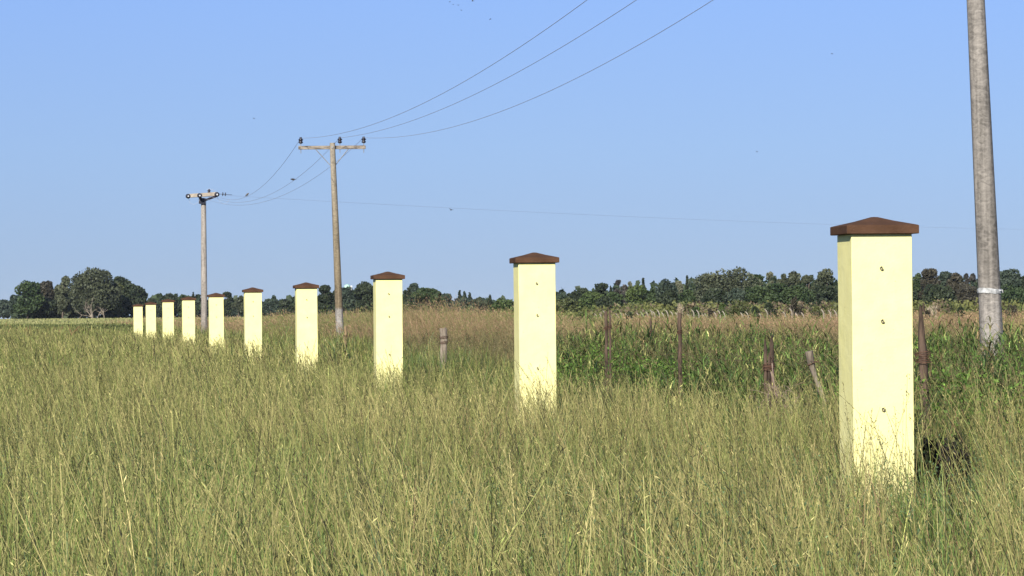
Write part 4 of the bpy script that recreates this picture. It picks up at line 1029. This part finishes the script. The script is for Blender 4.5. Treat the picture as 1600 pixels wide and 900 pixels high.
def shrub(px, wpx, top, Y, cols, label, stems=0):
    p = at(px, top, Y); g = float(terrain(0, Y)); h = p.z-g; w = wpx*Y/F_PX
    root = empty('shrub', (p.x, Y, g), 0, label=label, cat='shrub', group='dark shrubs in the brown grass')
    (V, Fq, C), lobes = crown_arrays('airy' if stems else 'round', w, h, h*.05, int(px), cols[0], cols[1], .0010*Y*.42, 1500 if stems else 2200)
    np_mesh('foliage', V, Fq, C, M['leaf'], parent=root)
    m = MB()
    for k in range(9):
        a = random.uniform(0, 6.28); m.tube([(0, 0, 0), (w*.15*math.cos(a), w*.15*math.sin(a), h*.4), (w*.38*math.cos(a), w*.38*math.sin(a), h*.8)], [.05, .035, .012], 5)
    m.build('stem', M['bark'], root)
shrub(1087, 18, 480, 285, C_GREEN, 'small round dark green shrub at the end of the pale fence posts')
shrub(1152, 56, 469, 280, C_OLIVE, 'broad olive shrub with dark hollow base in the brown grass')
shrub(1203, 30, 474, 265, C_DARK, 'dark shrub with brown base nearer the nearest pillar than the broad olive one')
shrub(1243, 26, 464, 275, C_RED, 'tall brownish twiggy shrub just left of the nearest pillar', 1)
shrub(1128, 16, 474, 300, C_BRIGHT, 'small bright shrub just left of the broad olive shrub')
shrub(1478, 40, 472, 330, C_OLIVE, 'low olive shrub between the nearest pillar and the large concrete pole')

for px_, w_, t_, Y_, c_, lb_ in ((905, 20, 486, 250, C_OLIVE, 'small olive bush just right of the second nearest pillar in the brown grass'), (985, 12, 487, 240, C_DARK, 'tiny dark bush left of the thin stub post in the brown grass'),
                             (1110, 14, 483, 255, C_RED, 'brownish low bush right of the thin brown post'), (1180, 18, 479, 250, C_DARK, 'dark bush between the broad olive shrub and the dark shrub'),
                             (1275, 22, 476, 235, C_OLIVE, 'olive bush against the left side of the nearest pillar'), (1450, 20, 483, 200, C_RED, 'brownish bush beside the tall dark post'),
                             (1500, 24, 480, 210, C_DARK, 'low dark bush left of the concrete pole in the brown grass'), (1578, 34, 478, 220, C_RED, 'brownish bush right of the concrete pole')):
    shrub(px_, w_, t_, Y_, c_, lb_)

def plume_clump(px, top, Y, wpx, label):
    p = at(px, top, Y); g = float(terrain(0, Y)); h = p.z-g; w = wpx*Y/F_PX; n = 60
    root = empty('pampas_grass', (p.x, Y, g), 0, label=label, cat='grass clump', group='cream plumed grass clumps')
    a = rng.uniform(0, 6.28, 300); x = np.cos(a)*w*.2*rng.random(300); y = np.sin(a)*w*.2*rng.random(300)
    c = mixc(OLIVE, TAN, rng.random(300))
    V, Fq, C, _ = ribbons(x, y, np.zeros(300), h*rng.uniform(.5, .85, 300), np.full(300, .03), a, np.cos(a)*.5, np.sin(a)*.5, rng.uniform(.1, .5, 300), c, c*1.2, 4, .8)
    np_mesh('leaves', V, Fq, C, M['grass'], parent=root)
    x = rng.normal(0, w*.22, n); y = rng.normal(0, w*.22, n); hh = h*rng.uniform(.8, 1.02, n)
    j = np.repeat(np.arange(n), 16); m = len(j); u = rng.uniform(.6, 1, m)
    cc = np.array([[.42, .35, .24]])*rng.uniform(.8, 1.15, (m, 1))
    V, Fq, C = quads(x[j]*(.5+u*.5)+rng.normal(0, .05, m), y[j]+rng.normal(0, .05, m), hh[j]*u, np.full(m, .06), np.full(m, .2), cc, lean=np.tile([[-.2, 0, 1.]], (m, 1)))
    np_mesh('plumes', V, Fq, C, M['plume'], parent=root)
plume_clump(1063, 475, 270, 8, 'cream plumed grass clump rising above the far pale fence posts')
plume_clump(1456, 478, 210, 15, 'low cream plumed grass clump between the nearest pillar and the concrete pole')

# pale green and white tank top among the trees
q = at(545, 457, 760)
root = empty('water_tank', (q.x, 760, float(terrain(0, 760))), 0, label='pale green tank with white side showing above trees right of the crossarm pole', cat='water tank')
zt = at(543, 445, 760).z-1.15
m = MB(); m.lathe([(.0, zt-1.2), (.62, zt-1.2), (.62, zt-.1), (.0, zt+.15)], Matrix.Translation((-.35, 0, 0)), 14); m.build('drum', M['tankgreen'], root)
m = MB(); m.box((.5, .1, zt-.75), (.45, .5, 1.1)); m.build('housing', M['tankwhite'], root)
for sx in (-.7, .6):
    for sy in (-.4, .4):
        m = MB(); m.tube([(sx, sy, 0), (sx*.8, sy*.8, zt-1.2)], .07, 5); m.build('leg', M['steel'], root)

# a few tall single stalks close to the pillars (part of the meadow)
def hero():
    n = 150; idx = rng.integers(0, 4, n); Yp = np.array(PILLAR_Y)[idx]; fx = np.array([(FX[i]-800)/F_PX for i in range(4)])[idx]
    y = Yp-rng.uniform(.15, 1.6, n); x = fx*y+rng.uniform(-.42, .42, n)
    h = .5+.75*rng.random(n)**1.8; w = rng.uniform(.003, .006, n)*(1+(Yp-26)/60)
    lx = rng.normal(-.05, .32, n); ly = rng.normal(0, .1, n)
    c = mixc(np.array([.06, .045, .022]), np.array([.2, .165, .07]), rng.random(n))
    V, Fq, C, P = ribbons(x, y, np.zeros(n), h, w, rng.normal(0, .6, n), lx, ly, rng.uniform(0, .12, n), c, c*.8, 7, .5)
    PX, PY, PZ = P; j = np.repeat(np.arange(n), 22); m = len(j); u = rng.uniform(.72, 1, m); f = u*7; i0 = np.minimum(f.astype(int), 6); fr = f-i0
    g = lambda A: A[j, i0]*(1-fr)+A[j, i0+1]*fr
    sp = np.where(rng.random(n) < .5, .006, .022)[j]
    q = quads(g(PX)+rng.normal(0, 1, m)*sp*(1.1-u)*3, g(PY)+rng.normal(0, .01, m), g(PZ), rng.uniform(.003, .006, m), rng.uniform(.012, .03, m), c[j]*.85, lean=np.stack([lx[j]+rng.normal(0, .3, m), ly[j], np.full(m, 1.)], -1))
    V, Fq, C = merge([(V, Fq, C), q])
    np_mesh('seed_stalks', V, Fq, C, M['grass'], kind='stuff', label='thin dark seed stalks standing against the faces of the nearest pillars', cat='grass')
hero()

# near-black clump added to stand in for the shadow beside the nearest pillar
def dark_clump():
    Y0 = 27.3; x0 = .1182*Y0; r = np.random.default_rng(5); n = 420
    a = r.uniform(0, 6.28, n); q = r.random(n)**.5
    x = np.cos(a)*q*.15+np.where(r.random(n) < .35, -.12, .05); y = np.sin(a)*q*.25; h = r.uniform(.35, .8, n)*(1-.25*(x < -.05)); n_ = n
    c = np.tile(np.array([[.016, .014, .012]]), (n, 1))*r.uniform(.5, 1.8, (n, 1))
    root = empty('shadow_clump', (x0, Y0, 0), 0, label='blackish clump added in place of shadow low in the grass just right of the nearest pillar', cat='shadow stand-in')
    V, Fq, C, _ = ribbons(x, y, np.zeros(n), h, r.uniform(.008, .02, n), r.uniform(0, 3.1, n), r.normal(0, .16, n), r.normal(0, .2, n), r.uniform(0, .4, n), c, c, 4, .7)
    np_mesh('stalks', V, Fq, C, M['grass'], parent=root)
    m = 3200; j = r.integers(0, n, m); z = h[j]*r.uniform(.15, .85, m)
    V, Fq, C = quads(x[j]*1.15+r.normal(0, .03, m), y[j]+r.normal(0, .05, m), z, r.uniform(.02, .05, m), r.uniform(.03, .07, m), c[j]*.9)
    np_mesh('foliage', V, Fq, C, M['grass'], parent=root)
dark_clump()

# thin summer air between the camera and the far trees
hm = bpy.data.materials.new('air'); hm.use_nodes = True; t = hm.node_tree; t.nodes.clear()
o_ = t.nodes.new('ShaderNodeOutputMaterial'); v_ = t.nodes.new('ShaderNodeVolumePrincipled')
v_.inputs['Color'].default_value = (.78, .87, 1, 1); v_.inputs['Density'].default_value = .000035
t.links.new(v_.outputs[0], o_.inputs['Volume'])
m = MB(); m.box((0, 6850, 19), (18100, 14400, 40.6)); m.build('haze', hm, None, kind='stuff')
